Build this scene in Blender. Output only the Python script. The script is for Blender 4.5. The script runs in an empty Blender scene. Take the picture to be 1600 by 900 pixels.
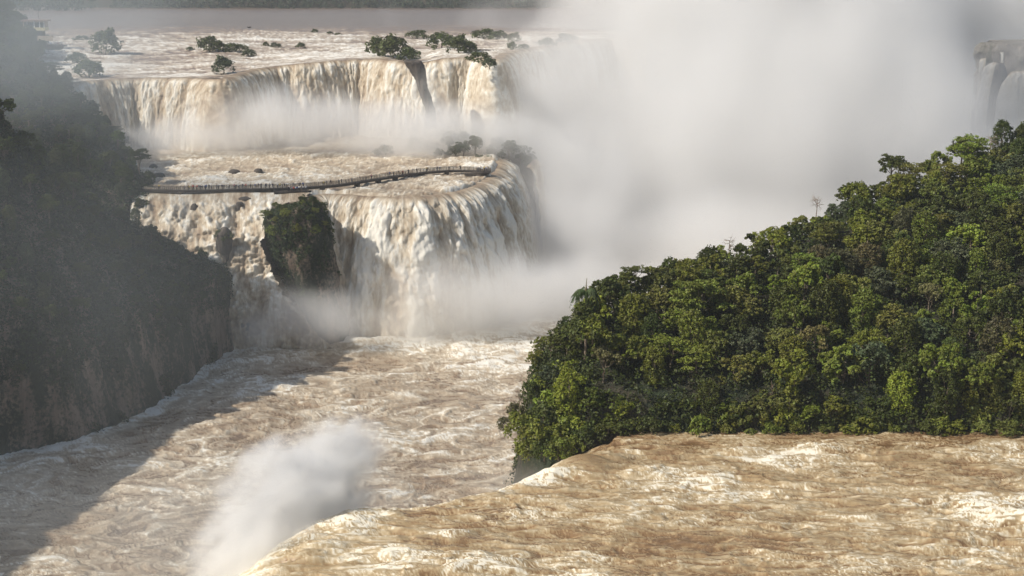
import bpy, math, random
import numpy as np

# ------------------------------------------------------------------ camera, light, exposure
S = bpy.context.scene
C = S.collection
F, CAMZ, HY = 2222.0, 112.0, -41.0
PITCH = math.atan((450 - HY) / F)
cam = bpy.data.objects.new('camera', bpy.data.cameras.new('camera'))
C.objects.link(cam)
cam.location = (0, 0, CAMZ)
cam.rotation_euler = (math.pi / 2 - PITCH, 0, 0)
cam.data.sensor_width = 36.0
cam.data.lens = F / 1600 * 36
cam.data.clip_start = 1.0
cam.data.clip_end = 20000
S.camera = cam

SUN_EL, SUN_FROM = 41.0, (-0.92, -0.39)            # the sun stands to the left, a little behind the camera
n_ = math.hypot(*SUN_FROM)
sx, sy = SUN_FROM[0] / n_, SUN_FROM[1] / n_
W = bpy.data.worlds.new('World'); S.world = W; W.use_nodes = True
nt = W.node_tree
sky = nt.nodes.new('ShaderNodeTexSky'); sky.sky_type = 'NISHITA'; sky.sun_disc = False
sky.sun_elevation = math.radians(SUN_EL)
sky.sun_rotation = math.atan2(sx, sy)
sky.air_density = 1.2; sky.dust_density = 2.0
nt.links.new(sky.outputs[0], nt.nodes['Background'].inputs[0])
nt.nodes['Background'].inputs[1].default_value = 0.09
sd = bpy.data.lights.new('sun', 'SUN'); sd.energy = 4.7; sd.angle = math.radians(0.5); sd.color = (1.0, 0.93, 0.83)
sun = bpy.data.objects.new('sun', sd); C.objects.link(sun)
ce, se = math.cos(math.radians(SUN_EL)), math.sin(math.radians(SUN_EL))
from mathutils import Vector, Matrix
sun.rotation_euler = Vector((sx * ce, sy * ce, se)).to_track_quat('Z', 'Y').to_euler()
S.view_settings.view_transform = 'Standard'; S.view_settings.look = 'None'
S.view_settings.exposure = -0.04; S.view_settings.gamma = 1.0
S.view_settings.use_curve_mapping = False
cy = S.cycles
cy.use_denoising = True
try: cy.denoiser = 'OPENIMAGEDENOISE'
except Exception: pass
cy.use_adaptive_sampling = True; cy.adaptive_threshold = 0.03
cy.max_bounces = 8; cy.diffuse_bounces = 2; cy.glossy_bounces = 1; cy.transmission_bounces = 2
cy.transparent_max_bounces = 8; cy.volume_bounces = 6
cy.volume_step_rate = 2.0; cy.volume_max_steps = 96
cy.caustics_reflective = False; cy.caustics_refractive = False

# ------------------------------------------------------------------ picture <-> place
cp, sp = math.cos(PITCH), math.sin(PITCH)
def ray(u, v):
    u = np.asarray(u, float); v = np.asarray(v, float)
    return u - 800, F * cp + (450 - v) * sp, -F * sp + (450 - v) * cp
def P(u, v, z):
    dx, dy, dz = ray(u, v); t = (np.asarray(z, float) - CAMZ) / dz
    return np.stack(np.broadcast_arrays(dx * t, dy * t, CAMZ + dz * t), -1)
def PD(u, v, d):
    dx, dy, dz = ray(u, v); t = np.asarray(d, float) / dy
    return np.stack(np.broadcast_arrays(dx * t, dy * t, CAMZ + dz * t), -1)

# ------------------------------------------------------------------ noise
_r = np.random.RandomState(7)
_perm = np.concatenate([_r.permutation(256)] * 3).astype(np.int32)
_g = _r.normal(size=(256, 3)); _g /= np.linalg.norm(_g, axis=1)[:, None]; _g = _g.astype(np.float32)
def pn(x, y, z=0.0):
    x, y, z = np.broadcast_arrays(*[np.asarray(a, np.float32) for a in (x, y, z)])
    xi, yi, zi = np.floor(x), np.floor(y), np.floor(z)
    xf, yf, zf = x - xi, y - yi, z - zi
    X, Y, Z = xi.astype(np.int32) & 255, yi.astype(np.int32) & 255, zi.astype(np.int32) & 255
    u, v, w = [t * t * t * (t * (t * 6 - 15) + 10) for t in (xf, yf, zf)]
    def g(i, j, k):
        h = _perm[_perm[_perm[X + i] + Y + j] + Z + k]; q = _g[h]
        return q[..., 0] * (xf - i) + q[..., 1] * (yf - j) + q[..., 2] * (zf - k)
    a = g(0,0,0); a = a + u * (g(1,0,0) - a); b = g(0,1,0); b = b + u * (g(1,1,0) - b)
    c = g(0,0,1); c = c + u * (g(1,0,1) - c); d = g(0,1,1); d = d + u * (g(1,1,1) - d)
    a = a + v * (b - a); c = c + v * (d - c)
    return (a + w * (c - a)) * 1.7
def fbm(x, y, z=0.0, o=4, gain=0.5):
    s = 0; a = 1.0; t = 0; f = 1.0
    for i in range(o):
        s = s + a * pn(x * f + 17.3 * i, y * f - 9.1 * i, z * f + 3.7 * i); t += a; a *= gain; f *= 2.03
    return s / t
def rdg(x, y, z=0.0, o=1, gain=0.55):
    s = 0; a = 1.0; t = 0; f = 1.0
    for i in range(o):
        s = s + a * (1 - np.abs(pn(x * f + 5.3 * i, y * f + 8.1 * i, z * f + 2.9 * i)) * 1.7); t += a; a *= gain; f *= 2.1
    return np.clip(s / t, 0, 1)
def sst(a, b, x):
    t = np.clip((x - a) / (b - a), 0, 1); return t * t * (3 - 2 * t)
def spline(pts, n, closed=False):
    """smooth resampling of a polyline by arc length"""
    p = np.asarray(pts, float); q = []
    e = np.vstack([2 * p[0] - p[1], p, 2 * p[-1] - p[-2]])
    for i in range(1, len(e) - 2):
        t = np.linspace(0, 1, 24, endpoint=False)[:, None]
        a, b, c, d = e[i - 1], e[i], e[i + 1], e[i + 2]
        q.append(0.5 * (2 * b + (c - a) * t + (2 * a - 5 * b + 4 * c - d) * t ** 2 + (3 * b - a - 3 * c + d) * t ** 3))
    q = np.vstack(q + [p[-1:]])
    s = np.r_[0, np.cumsum(np.linalg.norm(np.diff(q, axis=0), axis=1))]
    si = np.linspace(0, s[-1], n)
    return np.stack([np.interp(si, s, q[:, k]) for k in range(q.shape[1])], -1), si

# ------------------------------------------------------------------ objects
def tag(o, label=None, cat=None, group=None, kind=None):
    if label: o['label'] = label
    if cat: o['category'] = cat
    if group: o['group'] = group
    if kind: o['kind'] = kind
    return o
def link(o, parent=None):
    C.objects.link(o)
    if parent is not None: o.parent = parent
    return o
def empty(name, loc=(0, 0, 0), rz=0.0, sc=None):
    o = bpy.data.objects.new(name, None); o.location = loc; o.rotation_euler = (0, 0, rz); o.empty_display_size = 0.5
    if sc is not None: o.scale = sc if hasattr(sc, '__len__') else (sc, sc, sc)
    return link(o)
def mesh(name, V, faces, mat, attrs=None, smooth=True):
    """V (n,3); faces (m,k) array"""
    V = np.ascontiguousarray(V, np.float32).reshape(-1, 3); faces = np.ascontiguousarray(faces, np.int32)
    m, k = faces.shape
    me = bpy.data.meshes.new(name)
    me.vertices.add(len(V)); me.vertices.foreach_set('co', V.ravel())
    me.loops.add(m * k); me.loops.foreach_set('vertex_index', faces.ravel())
    me.polygons.add(m)
    me.polygons.foreach_set('loop_start', np.arange(0, m * k, k, dtype=np.int32))
    me.polygons.foreach_set('loop_total', np.full(m, k, np.int32))
    me.polygons.foreach_set('use_smooth', np.full(m, smooth))
    for a, val in (attrs or {}).items():
        val = np.asarray(val, np.float32)
        if val.ndim > 1 and val.shape[-1] == 3:
            at = me.attributes.new(a, 'FLOAT_VECTOR', 'POINT'); at.data.foreach_set('vector', val.ravel())
        else:
            at = me.attributes.new(a, 'FLOAT', 'POINT'); at.data.foreach_set('value', val.ravel())
    me.update(calc_edges=True)
    if mat: me.materials.append(mat)
    return me
def gridfaces(nr, nc, keep=None):
    i = np.arange(nr * nc).reshape(nr, nc)
    f = np.stack([i[:-1, :-1], i[1:, :-1], i[1:, 1:], i[:-1, 1:]], -1).reshape(-1, 4)
    return f if keep is None else f[keep.ravel()]
def add(name, me, parent=None): return link(bpy.data.objects.new(name, me), parent)
def grid(name, pos, mat, attrs=None, keep=None, flip=False):
    nr, nc = pos.shape[:2]; f = gridfaces(nr, nc, keep)
    if flip: f = f[:, ::-1]
    me = mesh(name, pos.reshape(-1, 3), f, mat, {k: v.ravel() if v.ndim == 2 else v.reshape(-1, 3) for k, v in (attrs or {}).items()})
    return add(name, me)

# ------------------------------------------------------------------ materials
def newmat(name):
    m = bpy.data.materials.new(name); m.use_nodes = True
    n = m.node_tree; b = n.nodes['Principled BSDF']
    return m, n, b
def nd(n, t, **kw):
    x = n.nodes.new(t)
    for k, v in kw.items(): setattr(x, k, v)
    return x
def val(n, sock, v):
    if hasattr(v, 'is_output'): n.links.new(v, sock)
    else: sock.default_value = v
def mth(n, op, a, b=0.0, c=0.0, clamp=False):
    x = nd(n, 'ShaderNodeMath', operation=op); x.use_clamp = clamp
    val(n, x.inputs[0], a); val(n, x.inputs[1], b); val(n, x.inputs[2], c); return x.outputs[0]
def noise(n, co, scale, detail=3, rough=0.55, dist=0.0, typ='FBM'):
    x = nd(n, 'ShaderNodeTexNoise'); x.noise_dimensions = '3D'
    try: x.noise_type = typ
    except Exception: pass
    n.links.new(co, x.inputs['Vector']); x.inputs['Scale'].default_value = scale; x.inputs['Detail'].default_value = detail
    x.inputs['Roughness'].default_value = rough; x.inputs['Distortion'].default_value = dist
    return x.outputs['Fac']
def mapping(n, co, sc):
    x = nd(n, 'ShaderNodeMapping'); n.links.new(co, x.inputs[0]); x.inputs['Scale'].default_value = sc; return x.outputs[0]
def ramp(n, fac, stops):
    x = nd(n, 'ShaderNodeValToRGB'); n.links.new(fac, x.inputs[0]); e = x.color_ramp.elements
    while len(e) < len(stops): e.new(0.5)
    for q, (p, c) in zip(e, stops): q.position = p; q.color = (*c, 1)
    return x.outputs[0]
def attr(n, name, typ='GEOMETRY'):
    x = nd(n, 'ShaderNodeAttribute'); x.attribute_name = name; x.attribute_type = typ; return x

def water_mat(name, fine, stops, bump=0.5, rough=(0.28, 0.8), coord=None, stretch=(1, 1, 1), detail=0.5):
    """silty water to foam, driven by the foam attribute plus fine procedural froth"""
    m, n, b = newmat(name)
    if coord: co = attr(n, coord).outputs['Vector']
    else: co = nd(n, 'ShaderNodeTexCoord').outputs['Object']
    co = mapping(n, co, stretch)
    n1 = noise(n, co, fine, 6, 0.66, 0.6); n2 = noise(n, co, fine * 3.7, 4, 0.7, 0.3)
    fo = attr(n, 'foam').outputs['Fac']
    k = mth(n, 'ADD', mth(n, 'MULTIPLY', mth(n, 'SUBTRACT', n1, 0.5), detail * 2.0), mth(n, 'MULTIPLY', mth(n, 'SUBTRACT', n2, 0.5), detail * 0.9))
    fac = mth(n, 'ADD', fo, k, clamp=True)
    col = ramp(n, fac, stops); n.links.new(col, b.inputs['Base Color'])
    rr = nd(n, 'ShaderNodeMapRange'); n.links.new(fac, rr.inputs[0]); rr.inputs[1].default_value = 0.2; rr.inputs[2].default_value = 0.7
    rr.inputs[3].default_value = rough[0]; rr.inputs[4].default_value = rough[1]; n.links.new(rr.outputs[0], b.inputs['Roughness'])
    b.inputs['IOR'].default_value = 1.33
    bp = nd(n, 'ShaderNodeBump'); bp.inputs['Strength'].default_value = bump; bp.inputs['Distance'].default_value = 0.5
    n.links.new(mth(n, 'ADD', n1, mth(n, 'MULTIPLY', n2, 0.35)), bp.inputs['Height']); n.links.new(bp.outputs[0], b.inputs['Normal'])
    return m
SILT = [(0.0, (0.15, 0.088, 0.043)), (0.22, (0.25, 0.160, 0.085)), (0.46, (0.375, 0.275, 0.152)), (0.70, (0.53, 0.435, 0.285)), (1.0, (0.80, 0.75, 0.62))]
SILT2 = [(0.0, (0.20, 0.145, 0.10)), (0.3, (0.32, 0.24, 0.165)), (0.55, (0.45, 0.37, 0.27)), (0.78, (0.60, 0.53, 0.42)), (1.0, (0.78, 0.75, 0.67))]
M_near = water_mat('near_water', 2.4, SILT, 0.08, rough=(0.16, 0.75), stretch=(.2, 1, 1), detail=0.2)
M_low = water_mat('canyon_water', 0.8, SILT2, 0.15, rough=(.2, .8), stretch=(.4, 1, 1), detail=0.28)
M_mid = water_mat('rapids_water', 0.8, SILT2, 0.3, stretch=(.5, 1, 1), detail=0.4)
M_up = water_mat('upper_river_water', 0.30, [(0.0, (0.17, 0.12, 0.095)), (0.35, (0.27, 0.20, 0.155)), (0.6, (0.47, 0.40, 0.32)), (1.0, (0.80, 0.77, 0.70))], 0.3, stretch=(0.6, 1.6, 1), detail=0.35)
M_fall = water_mat('falling_water', 0.9, SILT2, 0.4, rough=(0.5, 0.9), coord='flow', stretch=(1, 0.22, 1), detail=0.62)

# ------------------------------------------------------------------ rivers
def water_field(X, Y, sx=1.0, sy=1.0, seed=0.0, ang=0.0):
    ca, sa = math.cos(ang), math.sin(ang)
    A, B = (X * ca + Y * sa) / sx, (-X * sa + Y * ca) / sy
    w1 = fbm(A / 14, B / 14, seed, 3); w2 = fbm(A / 14 + 40, B / 14 + 9, seed, 3)
    A1, B1 = A + 9 * w1, B + 9 * w2
    w3 = fbm(A1 / 4 + 7, B1 / 4, seed, 2); w4 = fbm(A1 / 4, B1 / 4 + 31, seed, 2)
    A2, B2 = A1 + 2.6 * w3, B1 + 2.6 * w4
    big = fbm(A1 / 24, B1 / 24, seed + 3, 3)
    mid = fbm(A2 / 7, B2 / 7, seed + 8, 3)
    r1 = rdg(A2 / 8, B2 / 8, seed + 1, 2)
    r2 = rdg(A2 / 3.1, B2 / 3.1, seed + 2, 2)
    r3 = rdg(A2 / 1.15 , B2 / 1.15, seed + 4, 2)
    return big, mid, r1, r2, r3
def stir(X, Y, L, disp, seed, ang=0.0, st=1.6, n=9):
    """carry the points back through a swirling current, so that noise read there is drawn out into eddies and threads"""
    ca, sa = math.cos(ang), math.sin(ang)
    A, B = (X * ca + Y * sa) / st, -X * sa + Y * ca
    e = 0.06
    for i in range(n):
        q = lambda a, b: pn(a / L, b / L, seed + .13 * i) + .45 * pn(a / L * 2.3 + 9, b / L * 2.3, seed + .2 * i)
        f0 = q(A, B); vx = (q(A, B + e * L) - f0) / e; vy = -(q(A + e * L, B) - f0) / e
        A = A - vx * disp / n; B = B - vy * disp / n
    return A, B
def threads(A, B, sc, seed, k=2.6, p=2.2, o=3):
    return np.clip(1 - np.abs(fbm(A / sc, B / sc, seed, o)) * k, 0, 1) ** p
def web(X, Y, sc, seed, ang=0.0, st=1.5, wob=1.0):
    """thin crisp foam lines that fold and branch"""
    ca, sa = math.cos(ang), math.sin(ang)
    A, B = (X * ca + Y * sa) / st / sc, (-X * sa + Y * ca) / sc
    wa = wob * fbm(A * .6, B * .6, seed, 3); wb = wob * fbm(A * .6 + 31, B * .6 + 11, seed, 3)
    l = 1 - np.abs(fbm(A + 1.6 * wa, B + 1.6 * wb, seed + 5, 2)) * 2.6
    return np.clip(l, 0, 1) ** 2.8

def fan(u0, u1, du, v0, v1, dv, pad=12):
    u = np.arange(u0, u1 + du, du); g = np.cumsum(np.linspace(8, 60, pad))
    u = np.r_[(u0 - g)[::-1], u, u1 + g]
    return np.meshgrid(u, np.arange(v0, v1 + dv, dv))

# canyon river at the bottom
def lipdist(X, Y, L):
    """signed distance past a line (positive = left of its direction)"""
    sh = X.shape; x, y = X.ravel(), Y.ravel(); best = np.full(x.shape, 1e9); sg = np.zeros(x.shape)
    for a, b in zip(L[:-1], L[1:]):
        d = b - a; l2 = d @ d; t = np.clip(((x - a[0]) * d[0] + (y - a[1]) * d[1]) / l2, 0, 1)
        ex, ey = x - a[0] - t * d[0], y - a[1] - t * d[1]; e = np.hypot(ex, ey)
        cr = d[0] * ey - d[1] * ex; m = e < best - 1e-9; best = np.where(m, e, best); sg = np.where(m, np.sign(cr), sg)
    return (best * sg).reshape(sh)
U, V = fan(-10, 1010, 1.8, 430, 1120, 1.25)
p = P(U, V, 0.0); X, Y = p[..., 0], p[..., 1]
big, mid, r1, r2, r3 = water_field(X, Y, 1.15, 1.0, 1.5, 0.35)
w1, w2, w3 = web(X, Y, 9, 2.0, .3), web(X, Y, 3.6, 7.0, .3), web(X, Y, 1.5, 12.0, .3)
patch = sst(-.35, .45, fbm(X / 34, Y / 26, 3.0, 3) + .12)
w4 = web(X, Y, 5.5, 22.0, .1, 3.2)
SA, SB = stir(X, Y, 15.0, 6.0, 3.0, .3, 2.0); SA2, SB2 = stir(SA, SB, 4.0, 1.3, 5.0, 0, 1.0, 7)
flat = fbm(X / 7 + .8 * big, Y / 3.2, 4.0, 4)
t1, t2, t3 = threads(SA2, SB2, 6.0, 1.0, 4.0, 1.6), threads(SA2, SB2, 2.8, 4.0, 3.6, 1.5), threads(SA2, SB2, 1.3, 6.0, 3.0, 1.4, 2)
t0 = threads(SA, SB, 15.0, 21.0, 5.0, 1.4, 3); boil = np.abs(fbm(SA / 16, SB / 13, 23.0, 4))
crest = np.clip(1 - np.abs(fbm(X / 14 + .5 * big, Y / 6 + .8 * mid, 33.0, 3)) * 2.4, 0, 1) ** 1.5
body_ = fbm(SA2 / 8, SB2 / 8, 9.0, 4)
H = 1.5 * big + 0.4 * mid + .30 * flat + 1.3 * boil + .45 * (crest - .4) + 0.05 * t1 + 0.04 * t2
footl = np.array([[-136, 250]] + [P(*a)[:2] for a in [(0, 722, 0), (120, 690, 0), (240, 640, 0), (300, 592, 0), (352, 556, 0), (374, 542, 0)]])
fd = np.abs(lipdist(X, Y, spline(footl, 60)[0])); wash = sst(5, 0, fd + 2.5 * mid) + .5 * sst(2.5, 0, np.abs(fd - 9 + 5 * big + 3 * mid)) * sst(-.2, .3, fbm(X / 12, Y / 12, 4.4, 2))
lipl = spline(np.array([P(*a, 40.0)[:2] for a in [(470, 835), (570, 783), (720, 772), (850, 740), (905, 712)]]), 60)[0]
wash2 = sst(34, 8, np.abs(lipdist(X, Y, lipl)))
foam = -.02 + 0.34 * big + 0.12 * flat + 0.32 * body_ + .16 * crest ** 2 + .34 * t0 + .30 * boil + (0.40 * t1 + 0.36 * t2 + 0.24 * t3) * (.45 + .6 * patch) + 0.34 * wash + .22 * wash2 * (.5 + t1)
near_falls = sst(60, 0, np.hypot((X + 30) / 1.6, (Y - 445)))
foam = foam + 0.30 * near_falls + 0.10 * sst(330, 420, Y)
p[..., 2] += H
o = grid('river', p, M_low, {'foam': foam}); tag(o, 'churning brown river at the foot of the falls', kind='structure')
o.name = 'canyon_river'

# ground under everything, out to the horizon
gm, gn, gb = newmat('bed_rock'); gb.inputs['Base Color'].default_value = (0.10, 0.085, 0.07, 1)
q = np.array([[-9000, -300, -6], [9000, -300, -6], [9000, 14000, -6], [-9000, 14000, -6]], float)
tag(add('ground', mesh('ground', q, np.array([[0, 1, 2, 3]]), gm)), kind='structure')

# the near river above its own lip (bottom right of the picture)
lipn = np.array([P(*a, 40.0)[:2] for a in [(350, 1150), (385, 1000), (418, 900), (470, 835), (520, 797), (570, 783), (650, 783), (720, 772), (780, 758), (850, 740), (893, 720), (925, 706), (950, 690)]])
lipn, _ = spline(lipn, 160)
U, V = fan(330, 1860, 2.0, 640, 1120, 1.15)
p = P(U, V, 40.0); X, Y = p[..., 0], p[..., 1]
sdn = lipdist(X, Y, lipn)
big, mid, r1, r2, r3 = water_field(X, Y, 1.45, 0.95, 11.5, -0.12)
SA, SB = stir(X, Y, 7.5, 3.0, 13.0, -.10, 3.0); SA2, SB2 = stir(SA, SB, 2.0, .7, 15.0, 0, 1.0, 7)
flat = fbm(X / 6.5 + .8 * big, Y / 1.7, 4.0, 3); flat2 = rdg(X / 8 + big, Y / 2.3 + .5 * mid, 7.0, 2)
longs = threads(SA2 / 5.5 + .3 * big, SB2, .9, 61.0, 3.6, 1.6, 3) * sst(-.25, .35, fbm(SA / 14, SB / 4, 5.5, 2))
t1, t2, t3 = threads(SA2, SB2, 2.6, 1.5, 4.2, 1.6), threads(SA2, SB2, 1.2, 4.5, 3.8, 1.5), threads(SA2, SB2, 0.55, 6.5, 3.2, 1.4, 2)
crest = np.clip(1 - np.abs(fbm(X / 11 + .5 * big, Y / 3.0 + .8 * mid, 33.0, 3)) * 2.4, 0, 1) ** 1.5
body_ = fbm(SA2 / 3.4, SB2 / 3.4, 9.5, 4); wave = fbm(SA / 5, SB / 5, 2.5, 3)
patch = sst(-.4, .5, fbm(X / 17, Y / 9, 3.0, 3) + .05)
chop = rdg(X / 1.9 + mid, Y / 1.25, 8.2, 3)
fine = rdg(X / 0.45, Y / 0.3, 5.0, 2)
lipz = sst(-16, 0, sdn)
right = sst(40, 75, X) * sst(200, 170, Y)
H = (0.45 * big + 0.40 * mid + 0.30 * flat + .40 * (flat2 - .5) + .36 * (crest - .4) + .03 * t1 + .02 * t2) * (1 + 0.4 * lipz + 0.6 * right)
H = (H - .35) * (1 - .75 * sst(207, 218, Y))
drop = np.where(sdn > -3.5, 0.045 * np.clip(sdn + 3.5, 0, None) ** 2, 0)
H = H - np.minimum(drop, 40) * (1 + 0)
foam = 0.09 + 0.24 * big + 0.28 * body_ + 0.18 * flat + .12 * (flat2 - .5) + .16 * crest ** 2 + .34 * longs + (0.40 * t1 + 0.40 * t2 + 0.26 * t3) * (.35 + .65 * patch) + 0.07 * fine ** 2
foam = foam + 0.20 * right * (.5 + .9 * t2) + 0.16 * sst(-26, -6, sdn) * sst(-6, -16, X) + 0.35 * sst(-1, 6, sdn)
foam = foam - 0.20 * sst(205, 216, Y)
# the smooth brown tongue beside the trees, and the ragged white water below it
tx, ty = P(915, 722, 40)[:2]; tq = np.hypot((X - tx) / 4.5, (Y - ty) / 5.0); tongue = np.exp(-tq ** 2 * 1.4)
H = H * (1 - 0.8 * tongue) + 1.1 * tongue; foam = foam * (1 - tongue) + 0.30 * tongue
for (uu, vv, r, h, f_) in [(860, 738, 2.6, 1.0, .7), (835, 748, 2.0, .6, .6), (705, 833, 1.5, 1.1, .8), (1010, 735, 2.4, .7, .35), (1120, 742, 2.0, .7, .4), (1285, 700, 3.0, .8, .3),
                          (545, 812, 2.2, .9, .5), (640, 872, 4, 1.0, .35), (740, 880, 3.5, 1.0, .45), (1540, 790, 4, 1.0, .4), (1590, 815, 4, 1.2, .4)]:
    cx, cy_ = P(uu, vv, 40)[:2]; e = np.exp(-((X - cx) / (r * 1.5)) ** 2 - ((Y - cy_) / r) ** 2); H = H + h * e * (0.8 + 0.5 * flat); foam = foam + f_ * e * (.25 + 1.0 * t2 + .7 * t1)
p[..., 2] += H
keep = (sdn < 32)[:-1, :-1]
o = grid('upper_river_near', p, M_near, {'foam': foam}, keep); tag(o, 'muddy brown river with cream foam rushing past the forest', kind='structure'); o.name = 'near_river'

# the upper river behind the falls
lipU = [(60, 134, 69.5), (125, 128, 70.5), (210, 122, 71), (300, 122, 71.5), (350, 123, 72), (395, 110, 73), (440, 103, 74), (480, 99, 75), (560, 93, 76), (610, 94, 76.3),
        (645, 99, 75.2), (668, 97, 75.8), (690, 92, 77.2), (740, 90, 77.6), (775, 93, 77.6), (800, 81, 78), (850, 72, 78), (900, 64, 78), (950, 60, 78), (1010, 60, 78)]
def lu(u, k): return np.interp(u, [a[0] for a in lipU], [a[k] for a in lipU])
uu = np.r_[np.linspace(-300, -20, 12), np.arange(-10, 1100, 2.6), np.linspace(1120, 1900, 24)]
rr = np.r_[0, np.cumsum(np.linspace(0.35, 2.0, 115))]; rr = rr / rr[-1]
U, R = np.meshgrid(uu, rr)
VL = lu(U, 1) - 1.0; ZL = lu(U, 2)
VV = VL + (9.5 - VL) * R ** 0.92
ZZ = ZL + (79.2 - ZL) * sst(0, 0.62, R) ** 0.8
p = P(U, VV, ZZ); X, Y = p[..., 0], p[..., 1]
big, mid, r1, r2, r3 = water_field(X, Y, 2.2, 1.0, 21.5, 0.0)
bandn = sst(95, 45, VV)           # calmer away from the crest
rap = sst(38, 62, VV)
calm = 1 - rap
foam = 0.08 + rap * (0.15 + 0.40 * big + 0.42 * mid + 0.32 * r1 ** 3 + 0.34 * r2 ** 3) + calm * (0.12 * big + 0.10 * mid + 0.12 * r2 ** 3)
foam = foam + 0.25 * sst(350, 150, U) * sst(85, 105, VV) * r1
SA, SB = stir(X, Y, 16, 8, 41.0, 0, 3.5, 7); u1, u2 = threads(SA, SB, 6.0, 2.2), threads(SA, SB, 2.6, 4.2)
foam = foam + rap * (0.22 * u1 + 0.28 * u2)
streak = sst(0.25, 0.75, fbm(X / 90, Y / 9, 4.0, 3) * 1.3 + 0.35)
foam = foam + 0.26 * streak * sst(25, 55, VV) * (0.4 + r2)
H = (0.9 * big + 0.9 * mid + 0.6 * (r1 - .5) + 0.4 * (r2 - .5)) * (0.15 + 0.85 * rap) * sst(-0.02, 0.06, R)
p[..., 2] += H * 1.1
o = grid('upper_river', p, M_up, {'foam': foam}, (U < 1090)[:-1, :-1], flip=True); tag(o, 'broad grey brown river above the falls', kind='structure')

# ------------------------------------------------------------------ falls: a lip line swept upstream and over the drop
def fall(name, lip, base, reach, upstream, nu, nv, seed, label, foamb=0.0, brown=0.5, bulge=1.0, up_slope=0.02, side=1, cat='waterfall', mat=None):
    L, a = spline(lip, nu)
    base = np.interp(a, np.linspace(0, a[-1], len(np.atleast_1d(base))), np.atleast_1d(base)) if np.ndim(base) else np.full(nu, float(base))
    T = np.gradient(L[:, :2], axis=0)
    for _ in range(3):
        k = max(3, nu // 24); ker = np.ones(k) / k
        T = np.stack([np.convolve(np.pad(T[:, i], k, mode='edge'), ker, 'same')[k:-k] for i in (0, 1)], -1)
    T /= np.linalg.norm(T, axis=1)[:, None]
    N = np.stack([T[:, 1], -T[:, 0]], -1) * side
    nup = max(2, int(nv * 0.22)) if upstream > 0 else 0
    tau = np.linspace(0, 1, nv - nup) ** 0.75
    h = (L[:, 2] - base)[None, :]
    out = np.concatenate([np.linspace(-upstream, 0, nup, endpoint=False)[:, None] * np.ones((1, nu)), reach * (1 - (1 - tau[:, None]) ** 1.25) * np.ones((1, nu))], 0)
    dz = np.concatenate([np.linspace(upstream, 0, nup, endpoint=False)[:, None] * up_slope * np.ones((1, nu)), -h * tau[:, None] ** 1.9], 0)
    dist = np.concatenate([np.linspace(-upstream, 0, nup, endpoint=False)[:, None] * np.ones((1, nu)), h * tau[:, None] ** 1.6], 0)
    A = np.broadcast_to(a[None, :], out.shape)
    fl = np.concatenate([np.zeros((nup, nu)), np.broadcast_to(tau[:, None], (nv - nup, nu))], 0)
    # streaks wander a little as they come down
    Aw = A + 1.6 * fbm(A / 9, dist / 30, seed, 2) * sst(0, 12, dist)
    s1 = fbm(Aw / 7, dist / 60, seed + 1, 3); s2 = fbm(Aw / 2.4, dist / 26, seed + 2, 3)
    b1 = np.abs(fbm(Aw / 5.5, dist / 13, seed + 3, 3)); b2 = np.abs(fbm(Aw / 2.2, dist / 7, seed + 4, 3)); b3 = fbm(Aw / 0.9, dist / 1.8, seed + 6, 2)
    fallen = sst(0.0, 0.22, fl)
    b4 = np.abs(fbm(Aw / 3.8 + .6 * s1, dist / 8, seed + 12, 3))
    rel = bulge * ((2.3 * s1 + 0.45 * s2) * (0.35 + 0.65 * fallen) + (2.2 * b1 + 0.9 * b2 + 1.0 * b4 + 0.2 * b3) * fallen)
    up = 0.35 * fbm(X=None) if False else 0
    pos = np.empty(out.shape + (3,))
    pos[..., 0] = L[None, :, 0] + N[None, :, 0] * (out + rel * (0.15 + 0.85 * fallen))
    pos[..., 1] = L[None, :, 1] + N[None, :, 1] * (out + rel * (0.15 + 0.85 * fallen))
    pos[..., 2] = L[None, :, 2] + dz + rel * 0.35 * (1 - 0.7 * fallen)
    foam = 0.31 + foamb + 0.42 * fallen * (0.8 + 0.3 * s1) + brown * (0.95 * s1 + 0.75 * s2) + 0.45 * b1 * fallen + 0.45 * b2 * fallen + 0.12 * b3
    foam = foam + 0.12 * (rdg(Aw / 1.3, dist / 7, seed + 9, 2) - .5)
    flow = np.stack([A + np.zeros_like(out), dist, np.zeros_like(out) + seed], -1)
    o = grid(name, pos, mat or M_fall, {'foam': foam, 'flow': flow}, flip=(side < 0))
    return tag(o, label, cat)

lw = np.array([P(*a) for a in lipU])
fall('waterfall', lw[:12], 42.0, 9.0, 3.0, 760, 150, 2.0, 'long curved brown and cream waterfall at the back left, behind the walkway', side=1, bulge=0.9, foamb=-0.08)
fall('waterfall', lw[10:], 40.0, 9.0, 3.0, 520, 130, 5.0, 'cream waterfall right of the dark wedge of rock, running back into the mist', side=1, bulge=1.0, foamb=-0.02)

# the middle ledge: rapids, lip and the big fall
lipM = [(470, 318, 42), (500, 304, 42.5), (560, 306, 42.5), (610, 309, 42.4), (655, 308, 42.4), (700, 302, 42.4), (735, 294, 42.5), (758, 284, 42.5), (770, 275, 42.8), (777, 265, 43), (780, 254, 43.3), (781, 242, 43.5), (782, 228, 43.6), (784, 212, 43.6)]
lm = np.array([P(*a) for a in lipM])
fall('waterfall', lm[:12], -1.0, 15.0, 4.0, 860, 230, 9.0, 'big cream waterfall pouring over the ledge right below the walkway', side=1, bulge=1.15, foamb=0.02, brown=0.55)
fall('waterfall', np.array([PD(u, v, d) for u, v, d in [(826, 262, 534), (833, 254, 545), (838, 248, 556)]]), -1.0, 5.0, 1.0, 120, 130, 13.0, 'faint narrow waterfall in the mist behind the end of the walkway', side=1, bulge=0.8, foamb=-0.05)

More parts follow.
